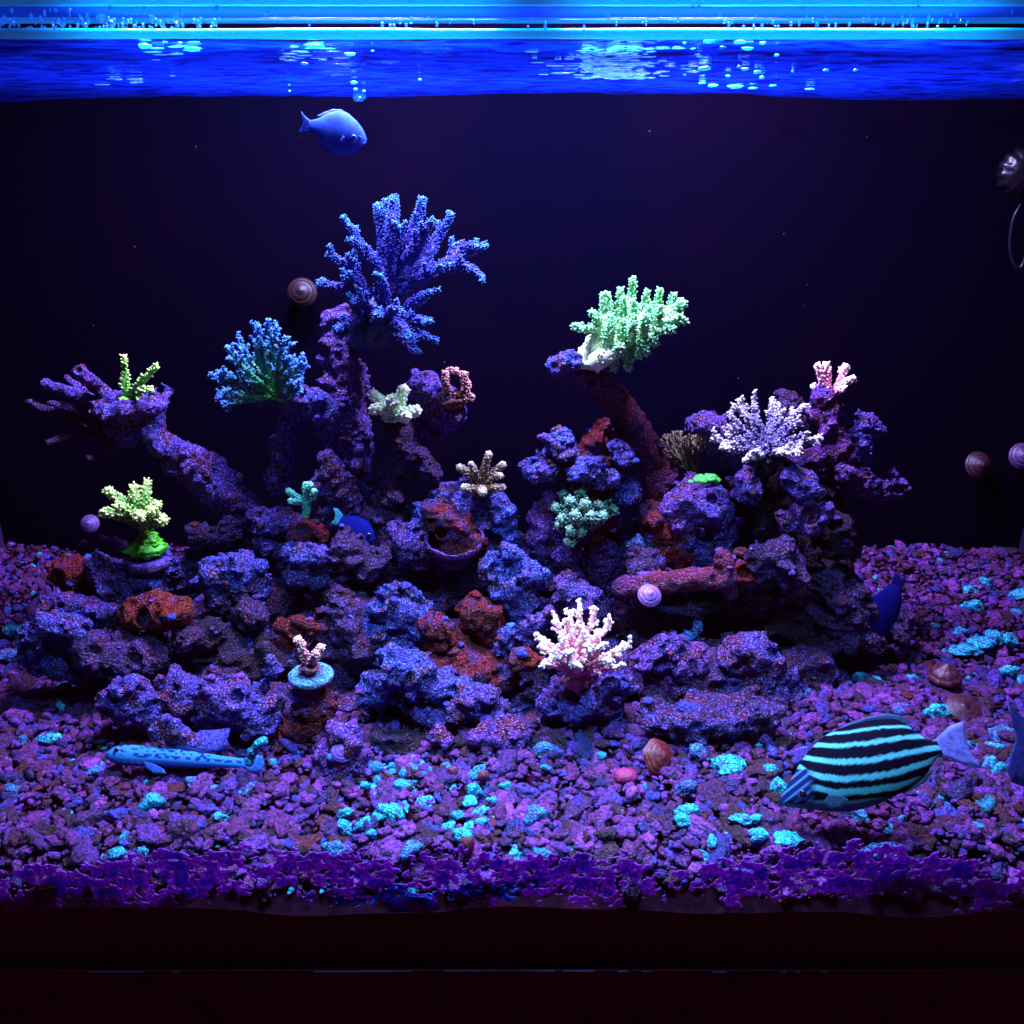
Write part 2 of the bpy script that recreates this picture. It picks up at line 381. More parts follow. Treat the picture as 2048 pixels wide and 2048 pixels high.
# crust of coralline algae on the lower front pane
def crust(name, px0, px1, base, wu, wd, gain, rim, inner, deep, seed, thick=.00035):
    h = .0010; x0, x1 = P(px0, 1750, 0)[0], P(px1, 1750, 0)[0]; z0, z1 = -.050, .032
    xs = np.arange(x0, x1, h); zs = np.arange(z0, z1, h); ysl = np.arange(-2, 3) * thick * .9 + thick
    X, Yg, Z = np.meshgrid(xs, ysl, zs, indexing='ij')
    zc = np.interp(xs, [P(p, q, 0)[0] for p, q in base], [P(p, q, 0)[2] for p, q in base])[:, None, None]
    d = Z - zc; pres = 1 - np.where(d > 0, d / wu, d / wd) ** 2
    n2 = lambda k, o: noise(np.stack([X * k, Z * k * 1.2, X * 0 + seed + o], -1))
    F = pres * gain - .42 + .55 * n2(17, 21) + .62 * n2(65, 0) + .50 * n2(150, 3) + .42 * n2(310, 6) + .26 * n2(640, 8)
    F = np.minimum(F, 2.0 * np.abs(n2(105, 11)) - .17 + .55 * n2(300, 17) + .3 * n2(600, 19))
    f = np.maximum(np.abs(Yg - thick) - thick * (1 + .0 * F), -F * .0035); f[:, 0] = f[:, -1] = np.maximum(f[:, 0], h)
    f[0] = np.maximum(f[0], h); f[-1] = np.maximum(f[-1], h); f[:, :, 0] = np.maximum(f[:, :, 0], h); f[:, :, -1] = np.maximum(f[:, :, -1], h)
    # nets on a unit grid, then real spacing per axis
    v, q = surface_nets(f, np.zeros(3), 1.0)
    ii = np.clip(np.round(v).astype(int), 0, np.array(f.shape) - 1); Fv = F[ii[:, 0], 2, ii[:, 2]]
    v = np.stack([x0 + v[:, 0] * h, (v[:, 1] - 2) * thick * .9 + thick + .0002, z0 + v[:, 2] * h], 1)
    e = np.clip(Fv / .22, 0, 1)[:, None]; g = np.clip((Fv - .5) / .4, 0, 1)[:, None]
    c = np.array(rim) * (1 - e) + np.array(inner) * e; c = c * (1 - g) + np.array(deep) * g
    return obj(name, mkmesh(name, v - TO, q, col=c), MATS['crust'], tank)
BASE = [(-40, 1778), (150, 1770), (300, 1764), (430, 1745), (520, 1728), (600, 1738), (700, 1742), (900, 1742), (1050, 1745), (1250, 1750), (1500, 1745), (1620, 1736), (1750, 1745), (1900, 1760), (2090, 1775)]
crust('algae_crust', -60, 2110, BASE, .021, .027, 1.10, (.46, .15, .60), (.34, .065, .48), (.12, .045, .42), 3)
crust('blue_crust', 600, 1080, [(600, 1792), (800, 1784), (950, 1786), (1080, 1775)], .010, .011, .9, (.08, .30, .85), (.04, .07, .40), (.02, .03, .2), 31)
mb = MB(); v, t = ICO[3]; mb.add(v, t=t, c=(.16, .05, .42)); me = mb.mesh('algae_film'); me.materials.append(MATS['crust'])  # flat purple ellipse low on the front pane
o = obj('algae_film', me, None, tank); o.location = P(826, 1812, .0016) - TO; o.scale = (.0185, .0006, .0115)

# ------------------------------------------------------------------ gravel bed and water (the setting)
def bedz(x, y): return .002 + .006 * noise(np.stack([x * 14, y * 14, x * 0 + 2.2], -1)) - .031 * np.clip(1 - y / .030, 0, 1) ** 1.2 + .012 * np.clip((y - .36) / .17, 0, 1)
gx = np.linspace(-HALF, HALF, 160); gy_ = np.concatenate([np.linspace(.0016, .05, 26), np.linspace(.055, BACK - .001, 60)]); GX, GY = np.meshgrid(gx, gy_, indexing='ij')
GZ = bedz(GX, GY) - .005; gi = np.arange(GX.size).reshape(GX.shape); n_ = GX.size
gv = np.stack([GX, GY, GZ], -1).reshape(-1, 3)
gq = np.stack([gi[:-1, :-1], gi[1:, :-1], gi[1:, 1:], gi[:-1, 1:]], -1).reshape(-1, 4)
fr_ = gi[:, 0]; gv = np.vstack([gv, np.stack([gx, gx * 0 + .0003, GZ[:, 0] - .0012], 1), np.stack([gx, gx * 0 + .0003, gx * 0 - .089], 1)]); lw_ = n_ + np.arange(len(gx)); lv_ = lw_ + len(gx)
o = obj('gravel_floor', mkmesh('gravel_floor', gv, np.vstack([gq, np.stack([lw_[:-1], lw_[1:], fr_[1:], fr_[:-1]], 1)])), MATS['bed']); o['kind'] = 'structure'
o = obj('gravel_face', mkmesh('gravel_face', gv, np.stack([lv_[:-1], lv_[1:], lw_[1:], lw_[:-1]], 1)), MATS['substrate']); o['kind'] = 'structure'
nx, ny = 330, 120
xs = np.linspace(-HALF, HALF, nx); ys = np.linspace(.0003, BACK - .0005, ny); X, Y = np.meshgrid(xs, ys, indexing='ij')
pts = np.stack([X * 26, Y * 48, X * 0], -1)
Z = WZ + .0011 * noise(pts) + .0006 * noise(pts * 2.3 + 5) + .0010 * noise(np.stack([X * 7, Y * 9, X * 0 + 3], -1)) + .0042 * noise(np.stack([X * 5.5, X * 0, X * 0 + 8], -1)) * np.clip((Y - .3) / .2, 0, 1) + .004 * np.exp(-Y / .003)
ii = np.arange(nx * ny).reshape(nx, ny)
q = np.stack([ii[:-1, :-1], ii[1:, :-1], ii[1:, 1:], ii[:-1, 1:]], -1).reshape(-1, 4)
o = obj('water_surface', mkmesh('water_surface', np.stack([X, Y, Z], -1).reshape(-1, 3), q), MATS['water']); o['kind'] = 'structure'

# lamp glints on the water built as pale flecks, with a few bubbles
fle = [(290, 92, 24, 9), (330, 84, 12, 4), (385, 98, 26, 8), (360, 86, 8, 4), (630, 92, 34, 9), (608, 127, 14, 6), (700, 108, 18, 6), (745, 102, 6, 3), (708, 165, 13, 6), (711, 178, 8, 5), (728, 182, 6, 4), (579, 182, 5, 3), (840, 159, 7, 4), (225, 158, 12, 4),
       (1445, 70, 46, 5), (1425, 82, 36, 6), (1480, 84, 24, 6), (1525, 86, 12, 6), (1495, 97, 20, 5), (1445, 95, 12, 5), (1410, 137, 24, 8), (1478, 133, 8, 5), (1490, 138, 14, 5), (1514, 144, 13, 6), (1524, 155, 9, 6), (1553, 110, 9, 6), (1470, 173, 28, 6), (1425, 171, 18, 5), (1405, 166, 14, 3), (1505, 176, 18, 4), (1456, 152, 10, 4), (1585, 143, 5, 3), (1652, 140, 11, 4), (1711, 140, 9, 5), (1369, 86, 6, 4), (1545, 171, 12, 3), (1620, 178, 18, 3)]
fmesh = []
for k in range(4):
    v, t = ICO[2]; v = v.copy(); d = 1 + .35 * noise(v * 1.7 + k * 9)
    me = mkmesh('foam_fleck', v * d[:, None], tris=t); me.materials.append(MATS['foam']); fmesh.append(me)
for i, (px, py, a, b) in enumerate(fle):
    # place under the surface where the line of sight meets it
    d = ray(px, max(py, 84)); tt = (WZ - .0026 - CAMH) / d[2]; p = np.array([0, -CAMD, CAMH]) + d * tt
    p[1] = min(max(p[1], .01), BACK - .015); s = (p[1] + CAMD) / d[1]
    p = P(px, py, p[1])
    o = obj('foam_fleck', fmesh[i % 4], None, loc=p); o.scale = (a * s * .55, a * s * .5, b * s * .55)
    zone = 0 if px < 770 else 1 if px < 1560 else 2
    rank = sorted(q[:2] for q in fle if (0 if q[0] < 770 else 1 if q[0] < 1560 else 2) == zone).index((px, py))
    ORD = 'first second third fourth fifth sixth seventh eighth ninth tenth eleventh twelfth thirteenth fourteenth fifteenth sixteenth seventeenth eighteenth nineteenth twentieth twenty-first twenty-second'.split()
    lab = 'bright foam fleck on the water, ' + ORD[rank] + ' from left ' + ['in the left half', 'in the glitter cluster', 'beyond the glitter cluster'][zone]
    tag(o, lab, 'foam', 'foam flecks ' + ('on the left water' if px < 770 else 'in the glitter cluster' if px < 1560 else 'at the right'))
mb = MB(); iv, it = ICO[2]; rf = np.random.RandomState(12)  # glare patch on the ripples, modelled as thin pale streaks
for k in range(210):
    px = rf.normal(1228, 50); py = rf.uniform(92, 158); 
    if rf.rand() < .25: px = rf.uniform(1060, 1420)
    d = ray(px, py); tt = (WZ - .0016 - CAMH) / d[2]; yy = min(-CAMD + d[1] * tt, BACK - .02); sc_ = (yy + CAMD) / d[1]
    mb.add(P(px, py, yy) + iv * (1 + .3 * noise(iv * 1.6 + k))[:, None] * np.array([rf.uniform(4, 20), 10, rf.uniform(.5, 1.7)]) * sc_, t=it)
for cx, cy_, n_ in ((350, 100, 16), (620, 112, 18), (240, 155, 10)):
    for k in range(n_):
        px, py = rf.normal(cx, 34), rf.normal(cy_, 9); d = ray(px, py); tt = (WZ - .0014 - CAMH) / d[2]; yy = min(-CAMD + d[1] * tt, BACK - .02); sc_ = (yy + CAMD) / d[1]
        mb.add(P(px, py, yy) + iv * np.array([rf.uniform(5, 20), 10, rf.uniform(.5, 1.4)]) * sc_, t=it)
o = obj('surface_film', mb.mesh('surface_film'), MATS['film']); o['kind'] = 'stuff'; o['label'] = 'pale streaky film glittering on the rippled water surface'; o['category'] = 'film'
for px, py, r, lab in [(718, 196, 13, 'air bubble hanging under the water line above the blue fish'), (1565, 183, 9, 'air bubble on the water line, left of the right pair'), (1726, 181, 9, 'rightmost air bubble on the water line')]:
    o = obj('air_bubble', fmesh[1].copy(), None, loc=P(px, py, .50)); s = S(py, .5) * r; o.scale = (s, s, s * .6); o.data.materials.clear(); o.data.materials.append(MATS['droplet'])
    tag(o, lab, 'bubble', 'air bubbles on the water line')

# lamp fixtures
for i, (lo, p) in enumerate(zip(lamp_objs, LAMPS)):
    f = thing('lamp_fixture', ['slim blue-white tank lamp above the left half', 'slim blue-white tank lamp above the right half'][i], 'lamp', (p[0], p[1], p[2] + .012), 'tank lamps')
    mb = MB(); box(mb, (-.085, -.055, -.008), (.085, .055, .012)); obj('housing', mb.mesh('housing', (0, 0, 0), False), MATS['housing'], f)
    mb = MB(); box(mb, (-.10, -.004, .0121), (-.08, .004, .25)); obj('bracket', mb.mesh('bracket', (0, 0, 0), False), MATS['housing'], f)
    lo.parent = f; lo.location = (0, 0, -.012)
for i, (lo, p) in enumerate(zip(rim_light_objs, RIM_LIGHTS)):
    f = thing('led_strip', ['short LED strip over the front rim at left', 'short LED strip over the front rim at right'][i], 'lamp', (p[0], p[1], p[2] + .006), 'LED strips')
    mb = MB(); box(mb, (-.08, -.012, -.003), (.08, .012, .006)); obj('housing', mb.mesh('housing', (0, 0, 0), False), MATS['housing'], f)
    lo.parent = f; lo.location = (0, 0, -.006)

# ------------------------------------------------------------------ live rock
def seg(p, a, b, ra, rb):
    ab = b - a; l2 = float(ab @ ab)
    t = np.clip(((p - a) @ ab) / l2, 0, 1) if l2 > 0 else np.zeros(p.shape[:-1])
    return np.linalg.norm(p - a - t[..., None] * ab, axis=-1) - (ra + (rb - ra) * t)
def smin(a, b, k): 
    hh = np.clip(.5 + .5 * (b - a) / k, 0, 1); return b * (1 - hh) + a * hh - k * hh * (1 - hh)
NR = [0]
ALLROCKS = []
def rockmesh(Y, chains, ells=(), neg=(), lumps=16, pits=12, amp=.20, h=.0019, fine=1.0, seed=None, ledge=.55):
    if Y is not None and Y < .2: Y -= .018
    NR[0] += 1; r_ = np.random.RandomState(NR[0] * 13 + 5 if seed is None else seed)
    def W(c): px, py, r = c[:3]; y = (REEFY(py) if Y is None else Y) + (c[3] if len(c) > 3 else 0); return P(px, py, y), r * S(py, y)
    segs = []
    for ch in chains:
        w_ = [W(c) for c in ch]
        if len(w_) == 1: segs.append((w_[0][0], w_[0][0], w_[0][1], w_[0][1]))
        for (a, ra), (b, rb) in zip(w_, w_[1:]): segs.append((a, b, ra, rb))
    el = []
    for e in ells:                       # px, py, rx, rdepth, rz (photo px), dY, roll
        y = (REEFY(e[1]) if Y is None else Y) + (e[5] if len(e) > 5 else 0); s = S(e[1], y)
        el.append((P(e[0], e[1], y), np.array(e[2:5]) * s, e[6] if len(e) > 6 else 0))
    lo = np.min([np.minimum(a - ra, b - rb) for a, b, ra, rb in segs] + [c - r.max() for c, r, _ in el], axis=0)
    hi = np.max([np.maximum(a + ra, b + rb) for a, b, ra, rb in segs] + [c + r.max() for c, r, _ in el], axis=0)
    rm = np.mean([min(ra, rb) for a, b, ra, rb in segs] + [r.min() for c, r, _ in el])
    m = rm * .45 + .006; lo = lo - m; hi = hi + m
    lo[1] = max(lo[1], .012); hi[1] = min(hi[1], BACK - .006); lo[2] = max(lo[2], -.012)
    n = np.ceil((hi - lo) / h).astype(int) + 1
    g = np.stack(np.meshgrid(*[lo[i] + np.arange(n[i]) * h for i in range(3)], indexing='ij'), -1)
    q0 = g + (np.stack([noise(g * 38 + i * 17 + NR[0]) for i in range(3)], -1)) * rm * .38 * amp / .2
    f = None
    for a, b, ra, rb in segs:
        d = seg(q0, a, b, ra, rb); f = d if f is None else smin(f, d, rm * .35)
    for c, r, roll in el:
        dd = q0 - c
        if roll:
            cs, sn = math.cos(roll), math.sin(roll); dd = np.stack([dd[..., 0] * cs + dd[..., 2] * sn, dd[..., 1], -dd[..., 0] * sn + dd[..., 2] * cs], -1)
        k = np.linalg.norm(dd / r, axis=-1); d = (k - 1) * r.min(); f = d if f is None else smin(f, d, rm * .35)
    def surfpts(nn):
        idx = np.argwhere(np.abs(f) < h * 1.2)
        return lo + idx[r_.randint(len(idx), size=nn)] * h if len(idx) else np.zeros((0, 3))
    def local(c, r, sign, kk):
        i0 = np.maximum(((c - r * 2.2 - lo) / h).astype(int), 0); i1 = np.minimum(((c + r * 2.2 - lo) / h).astype(int) + 2, n)
        sl = tuple(slice(i0[i], i1[i]) for i in range(3)); sub = g[sl]
        if sub.size == 0: return
        d = np.linalg.norm((sub - c) * np.array([1, 1, 1.0]), axis=-1) - r
        f[sl] = smin(f[sl], d, kk) if sign > 0 else -smin(-f[sl], d, kk)
    for c in surfpts(lumps):
        r = r_.uniform(.0025, .0075) * min(1.3, rm / .014); local(c, r, 1, r * .6)
    band = np.abs(f) < rm * .5 + .006
    pb = g[band]
    A = rm * amp
    nn = A * .8 * noise(pb * (.9 / rm) + NR[0]) + A * .6 * np.abs(noise(pb * (2.1 / rm) + 9))
    rg = 1 - 2.2 * np.abs(noise(pb * np.array([1.1, 1.1, 2.6]) / max(rm, .010) + 4 + NR[0] * .7)); nn += A * ledge * rg
    nn += fine * (.0024 * noise(pb * 140) + .0020 * np.abs(noise(pb * 270 + 3)) + .0008 * noise(pb * 560))
    f[band] = f[band] - nn
    for c in surfpts(pits):
        r = r_.uniform(.0022, .0085) * min(1.4, rm / .014); local(c, r, -1, r * .3)
    for ch in neg:
        w_ = [W(c) for c in ch]
        if len(w_) == 1: w_ = w_ * 2
        for (a, ra), (b, rb) in zip(w_, w_[1:]):
            d = seg(q0, a, b, ra, rb); f = -smin(-f, d, .002)
    f[0], f[-1], f[:, 0], f[:, -1], f[:, :, 0], f[:, :, -1] = [np.maximum(x, h * .5) for x in (f[0], f[-1], f[:, 0], f[:, -1], f[:, :, 0], f[:, :, -1])]
    v, q = surface_nets(f, lo, h)
    return v, q
def rock(label, Y, chains, mat='blue', name='live_rock', cat='rock', parent=None, po=None, **kw):
    v, q = rockmesh(Y, chains, **kw)
    if len(v) == 0: print('EMPTY ROCK', label); return None
    if parent is not None:
        return obj(name, mkmesh(name, v - po, q), MATS[mat], parent)
    org = np.array([v[:, 0].mean(), v[:, 1].mean(), v[:, 2].min()])
    o = obj(name, mkmesh(name, v - org, q), MATS[mat], loc=org)
    tag(o, label, cat, None); ALLROCKS.append(o); return o

# dark core of the reef behind everything
rock('continuous encrusted reef base, left third', None, [[(170, 1175, 34, .03), (300, 1165, 44, .035), (430, 1150, 44, .03), (560, 1120, 44, .025)], [(190, 1250, 40, .03), (330, 1270, 48, .03), (470, 1260, 52, .03), (560, 1220, 48, .035)], [(230, 1340, 44, .025), (360, 1350, 46, .025), (500, 1350, 52, .02), (560, 1330, 50, .02)], [(290, 1410, 34, .015), (420, 1415, 38, .015), (540, 1420, 44, .015)]],
     'mottled', h=.0023, lumps=110, pits=90, amp=.26)
rock('continuous encrusted reef base, middle third', None, [[(600, 1130, 46, .03), (720, 1110, 46, .025), (850, 1090, 46, .03), (980, 1110, 48, .03)], [(620, 1220, 52, .03), (750, 1230, 54, .03), (900, 1200, 52, .03), (1040, 1210, 50, .03)], [(640, 1330, 54, .03), (760, 1320, 54, .03), (900, 1320, 54, .03), (1040, 1320, 50, .03)], [(620, 1410, 46, .02), (680, 1420, 40, .025), (900, 1400, 44, .03), (1040, 1400, 46, .035)], [(940, 1440, 36, .02), (1040, 1450, 34, .03), (1180, 1450, 36, .02)]],
     'mottled', h=.0023, lumps=120, pits=100, amp=.26)
rock('continuous encrusted reef base, right third', None, [[(1080, 1120, 50, .035), (1200, 1120, 46, .04), (1330, 1090, 44, .03), (1450, 1120, 46, .03), (1500, 1200, 50, .03)], [(1120, 1240, 48, .035), (1260, 1250, 50, .05), (1400, 1240, 46, .06)], [(1180, 1350, 46, .025), (1300, 1350, 44, .02), (1420, 1350, 46, .02), (1540, 1360, 44, .025), (1620, 1340, 40, .03)], [(1290, 1410, 34, .015), (1400, 1420, 34, .01), (1540, 1410, 30, .01)]],
     'mottled', h=.0023, lumps=110, pits=90, amp=.26)
rock('tall dark rock tower under the white table coral', .33, [[(1500, 960, 42), (1535, 1060, 62), (1570, 1160, 85), (1590, 1270, 95, -.01)], [(1620, 960, 40, .02), (1640, 1080, 55, .02), (1640, 1200, 70)], [(1460, 1200, 60, 0), (1560, 1290, 60, -.02)]],
     'dark', h=.0020, lumps=70, pits=50)
# hand-shaped skeleton, left
hand = thing('branching_skeleton', 'hand-shaped dead coral skeleton reaching left above the gravel', 'dead coral', P(520, 1045, .33))
ho = P(520, 1045, .33)
rock('', .34, [[(238, 838, 26), (265, 824, 32), (300, 815, 26)], [(258, 858, 28), (290, 850, 24)]], 'blueviolet', 'palm', parent=hand, po=ho, ells=[(265, 806, 50, 60, 16)], lumps=10, pits=8)
for ch in ([(232, 812, 15), (198, 776, 13), (160, 741, 13, -.02)], [(228, 822, 13), (150, 788, 13), (92, 768, 9, -.02)], [(215, 806, 10, .03), (178, 784, 9, .03), (132, 756, 6, .04)],
           [(225, 838, 12), (160, 822, 10), (100, 806, 5, -.03)], [(215, 860, 12), (130, 834, 11), (58, 804, 6, 0)], [(215, 872, 11), (150, 868, 9), (96, 886, 5, -.03)], [(240, 880, 13), (212, 898, 11), (180, 916, 6, -.03)]):
    tip = ch[-1]; rock('', .34, [ch], 'darkpurple' if ch[0][1] > 835 else 'blueviolet', 'finger', parent=hand, po=ho, lumps=1, pits=2, amp=.07, fine=.5, h=.0011, ledge=0, neg=[[(tip[0] - 4, tip[1] - 2, tip[2] * .55, (tip[3] if len(tip) > 3 else 0) - .004)]] if ch[0] == (232, 812, 15) else [])
rock('', .335, [[(308, 812, 19), (304, 865, 20), (322, 890, 20), (390, 925, 26), (450, 980, 32), (520, 1045, 34)], [(345, 930, 18), (400, 965, 22), (455, 1015, 22)]], 'blueviolet', 'arm', parent=hand, po=ho, lumps=18, pits=8, ledge=.2, amp=.14)
# pillar under the blue coral
rock('tall purple rock pillar carrying the big blue branching coral', .35, [[(688, 640, 20), (676, 690, 26), (690, 745, 26), (690, 790, 40), (690, 850, 42), (700, 905, 32), (700, 1000, 40)], [(650, 725, 10), (672, 740, 12)], [(660, 640, 12), (664, 700, 16)]], 'blueviolet', lumps=30, pits=20)
rock('arched blue rock carrying the teal bushy coral', .335, [[(596, 792, 30), (632, 800, 27), (658, 830, 22), (660, 875, 18)], [(590, 795, 28), (578, 850, 19), (566, 905, 24), (560, 960, 26)]], 'blue', lumps=18, pits=12)
rock('pointed cap rock with a round hole, left of centre', .31, [[(648, 912, 14), (660, 940, 26), (688, 985, 26), (700, 1020, 22)], [(640, 985, 24), (640, 1030, 24)]], 'mixed', neg=[[(641, 1004, 11, -.06), (641, 1004, 11, .03)]], lumps=12, pits=6)
rock('blue rock ridge joining the hand skeleton to the reef', .315, [[(530, 1040, 26), (575, 1040, 26), (620, 1055, 26)], [(535, 1085, 24), (570, 1105, 24)]], 'blueviolet', lumps=20, pits=12)
rock('dark slim rock column under the pale mint coral', .325, [[(790, 842, 28), (806, 890, 26), (790, 950, 24), (782, 1010, 34), (772, 1080, 44)], [(835, 915, 20), (858, 945, 26)], [(700, 1010, 20), (735, 1035, 26)]], 'darkpurple', lumps=34, pits=24)
rock('knobbly purple rock right of the mint coral', .345, [[(848, 776, 30), (872, 800, 26), (900, 828, 26), (880, 860, 14)], [(838, 860, 16), (830, 905, 14)]], 'blueviolet', lumps=22, pits=14)
rock('rounded blue rock mound under the brown coral', .30, [[(900, 1010, 28), (945, 1010, 34), (990, 1035, 40), (1010, 1090, 38)], [(880, 1050, 40), (850, 1060, 40, .02)]], 'blue', lumps=30, pits=22)
rock('small purple rock slab left of the rubble-filled shell', .285, [[(825, 1075, 30), (830, 1110, 30)]], 'blueviolet', lumps=10, pits=8)
# right middle
rock('slender reddish rock pillar leaning under the neon green coral', .335, [[(1140, 742, 19), (1180, 757, 22), (1225, 794, 26), (1262, 845, 28), (1292, 905, 30), (1322, 965, 32), (1345, 1030, 40)]], 'maroon', lumps=6, pits=10, amp=.10, ledge=.15, fine=.7)
rock('angular blue rock knob at the tip of the leaning pillar', .33, [[(1120, 730, 19), (1142, 722, 16)]], 'blue', lumps=4, pits=3, ells=[(1127, 727, 30, 28, 24)])
rock('red knobbed rock with blue leafy flanges, right of centre', .315, [[(1192, 885, 36), (1190, 930, 42), (1175, 975, 36), (1185, 1040, 40)]], 'red', lumps=14, pits=8)
for ch, e, lab in (([[(1112, 932, 14)]], [(1078, 940, 32, 30, 17, -.012)], 'flat blue rock tongue sticking out left below the leaning pillar'),
               ([[(1112, 895, 18)]], [(1118, 884, 26, 20, 22, -.01), (1135, 905, 22, 24, 14, -.015)], 'folded blue rock leaf beside the red knob'),
               ([[(1190, 940, 24)]], [(1175, 935, 32, 26, 20, -.028), (1210, 955, 28, 22, 18, -.026)], 'blue crusted lump on the front of the red knob'),
               ([[(1232, 895, 12)]], [(1228, 892, 22, 22, 11, -.01), (1246, 916, 19, 20, 12, -.018)], 'blue rock flange right of the red knob'),
               ([[(1252, 986, 18)]], [(1254, 984, 30, 26, 18, -.015)], 'blue rock lump at the foot of the leaning pillar')):
    rock(lab, .315, ch, 'blue', ells=e, lumps=8, pits=6, h=.0013)
rock('purple rock horn left of the dark green coral', .30, [[(1098, 1005, 15), (1086, 1045, 26), (1080, 1085, 24), (1092, 1150, 26)]], 'purple', lumps=12, pits=8)
rock('purple rock stalk under the dark green coral', .295, [[(1150, 1070, 24), (1128, 1110, 24), (1138, 1160, 22)], [(1205, 1100, 26, .02), (1190, 1150, 34, .03)]], 'purple', lumps=16, pits=12)
rock('pitted purple rock with round hollows right of the leaning pillar', .295, [[(1380, 1000, 40), (1420, 1010, 40), (1440, 1060, 28), (1430, 1110, 26), (1440, 1145, 28)], [(1350, 1030, 26), (1370, 1090, 22), (1410, 1120, 20)]], 'blueviolet', lumps=34, pits=20, neg=[[(1424, 992, 13, -.06), (1424, 992, 10, -.01)], [(1405, 1065, 24, -.06), (1405, 1065, 18, 0)]])
rock('dark red rock wedge below the leaning pillar', .30, [[(1315, 1050, 34), (1340, 1090, 36), (1370, 1110, 26)]], 'red', lumps=8, pits=10)
rock('dark boulder above the reddish rock log', .275, [[(1285, 1130, 36), (1300, 1140, 30)]], 'darkpurple', lumps=12, pits=8)
rock('smooth pale blue stone wedged above the dark boulder', .285, [[(1272, 1086, 17), (1278, 1096, 15)]], 'bluestone', name='stone', cat='stone', lumps=0, pits=1, amp=.1, h=.0012)
rock('long reddish rock log lying across the reef', .255, [[(1242, 1176, 20), (1310, 1166, 21), (1380, 1158, 21), (1440, 1156, 22)], [(1446, 1120, 18), (1456, 1160, 20), (1460, 1185, 14)], [(1240, 1200, 10), (1242, 1225, 7)]], 'maroon', lumps=10, pits=6, amp=.10, ledge=.1, fine=.7)
rock('hollow red cup at the right end of the rock log', .255, [[(1482, 1148, 24), (1490, 1150, 22)]], 'red', lumps=3, pits=2, neg=[[(1486, 1146, 15, -.04), (1486, 1146, 14, -.004)]])
# right tower details
rock('blue rock shelf left of the white table coral', .325, [[(1425, 855, 20), (1450, 880, 26), (1490, 930, 34)]], 'blueviolet', ells=[(1412, 846, 34, 30, 16)], lumps=14, pits=8)
rock('small rock nub behind the white table coral', .36, [[(1572, 800, 20), (1580, 840, 24), (1585, 890, 30)]], 'darkpurple', lumps=10, pits=8)
rock('ringed rock stump carrying the pink-tipped twin coral', .34, [[(1652, 795, 24), (1652, 812, 20), (1654, 828, 25), (1660, 860, 27), (1672, 900, 34)], [(1672, 905, 40), (1640, 920, 26), (1610, 925, 20)]], 'purple', lumps=20, pits=10)
rock('upright purple rock horn right of the rock stump', .335, [[(1750, 862, 15), (1735, 848, 20), (1722, 870, 20), (1716, 905, 24), (1700, 945, 26)]], 'blueviolet', lumps=14, pits=6)
rock('rock arm reaching right with a ragged hollow end', .33, [[(1690, 945, 24), (1725, 965, 22), (1760, 978, 20), (1784, 972, 22)]], 'purple', lumps=16, pits=8, neg=[[(1796, 980, 11, -.03), (1790, 980, 9, .01)]])
rock('purple crusted knob on the dark tower below the white table coral', .275, [[(1580, 955, 20), (1605, 970, 26), (1612, 1000, 20)], [(1500, 985, 22), (1490, 960, 18)]], 'blueviolet', lumps=18, pits=10)
rock('open rock cup on the front of the dark tower', .265, [[(1600, 1038, 26), (1622, 1035, 30), (1645, 1030, 22)], [(1570, 1040, 18), (1575, 1060, 16)]], 'purple', neg=[[(1624, 1026, 24, -.05), (1622, 1030, 19, -.008)]], lumps=10, pits=3)
rock('dark rock cup right of the open cup', .285, [[(1672, 1050, 26), (1676, 1090, 26)]], 'dark', neg=[[(1668, 1048, 18, -.06), (1670, 1050, 14, 0)]], lumps=4, pits=4)
rock('purple crusted foot of the dark tower, right side', .27, [[(1660, 1175, 34), (1680, 1215, 40), (1690, 1260, 40)]], 'darkpurple', lumps=30, pits=16)
rock('brownish lump low on the dark tower', .255, [[(1560, 1100, 30), (1575, 1140, 34)], [(1522, 1108, 20), (1520, 1130, 24)]], 'darkpurple', lumps=12, pits=10)
# lower right
rock('large purple rock block low on the right, left of the striped fish', .215, [[(1470, 1318, 34), (1510, 1312, 38), (1535, 1345, 32), (1500, 1385, 34)], [(1540, 1290, 16), (1560, 1345, 18), (1570, 1380, 20)]], 'mixed', lumps=50, pits=34, neg=[[(1460, 1315, 14, -.05), (1460, 1315, 12, -.012)]])
rock('purple rock right of the pink bushy coral', .215, [[(1295, 1312, 26), (1340, 1312, 30), (1390, 1332, 26)], [(1335, 1370, 28), (1400, 1385, 32), (1430, 1410, 28)]], 'purple', lumps=50, pits=34, neg=[[(1374, 1318, 20, -.05), (1374, 1318, 14, -.012)]])
rock('low crusted rubble mound in front of the right rocks', .165, [[(1320, 1448, 22), (1400, 1452, 24), (1470, 1446, 22), (1540, 1430, 20)]], 'mottled', lumps=60, pits=30)
rock('small blue rock sprigs behind the right rocks', .255, [[(1345, 1278, 13), (1348, 1290, 15)], [(1370, 1285, 11), (1384, 1268, 10), (1398, 1258, 7)], [(1350, 1300, 14), (1380, 1300, 14)]], 'bluestone', lumps=6, pits=2, h=.0011, amp=.15)
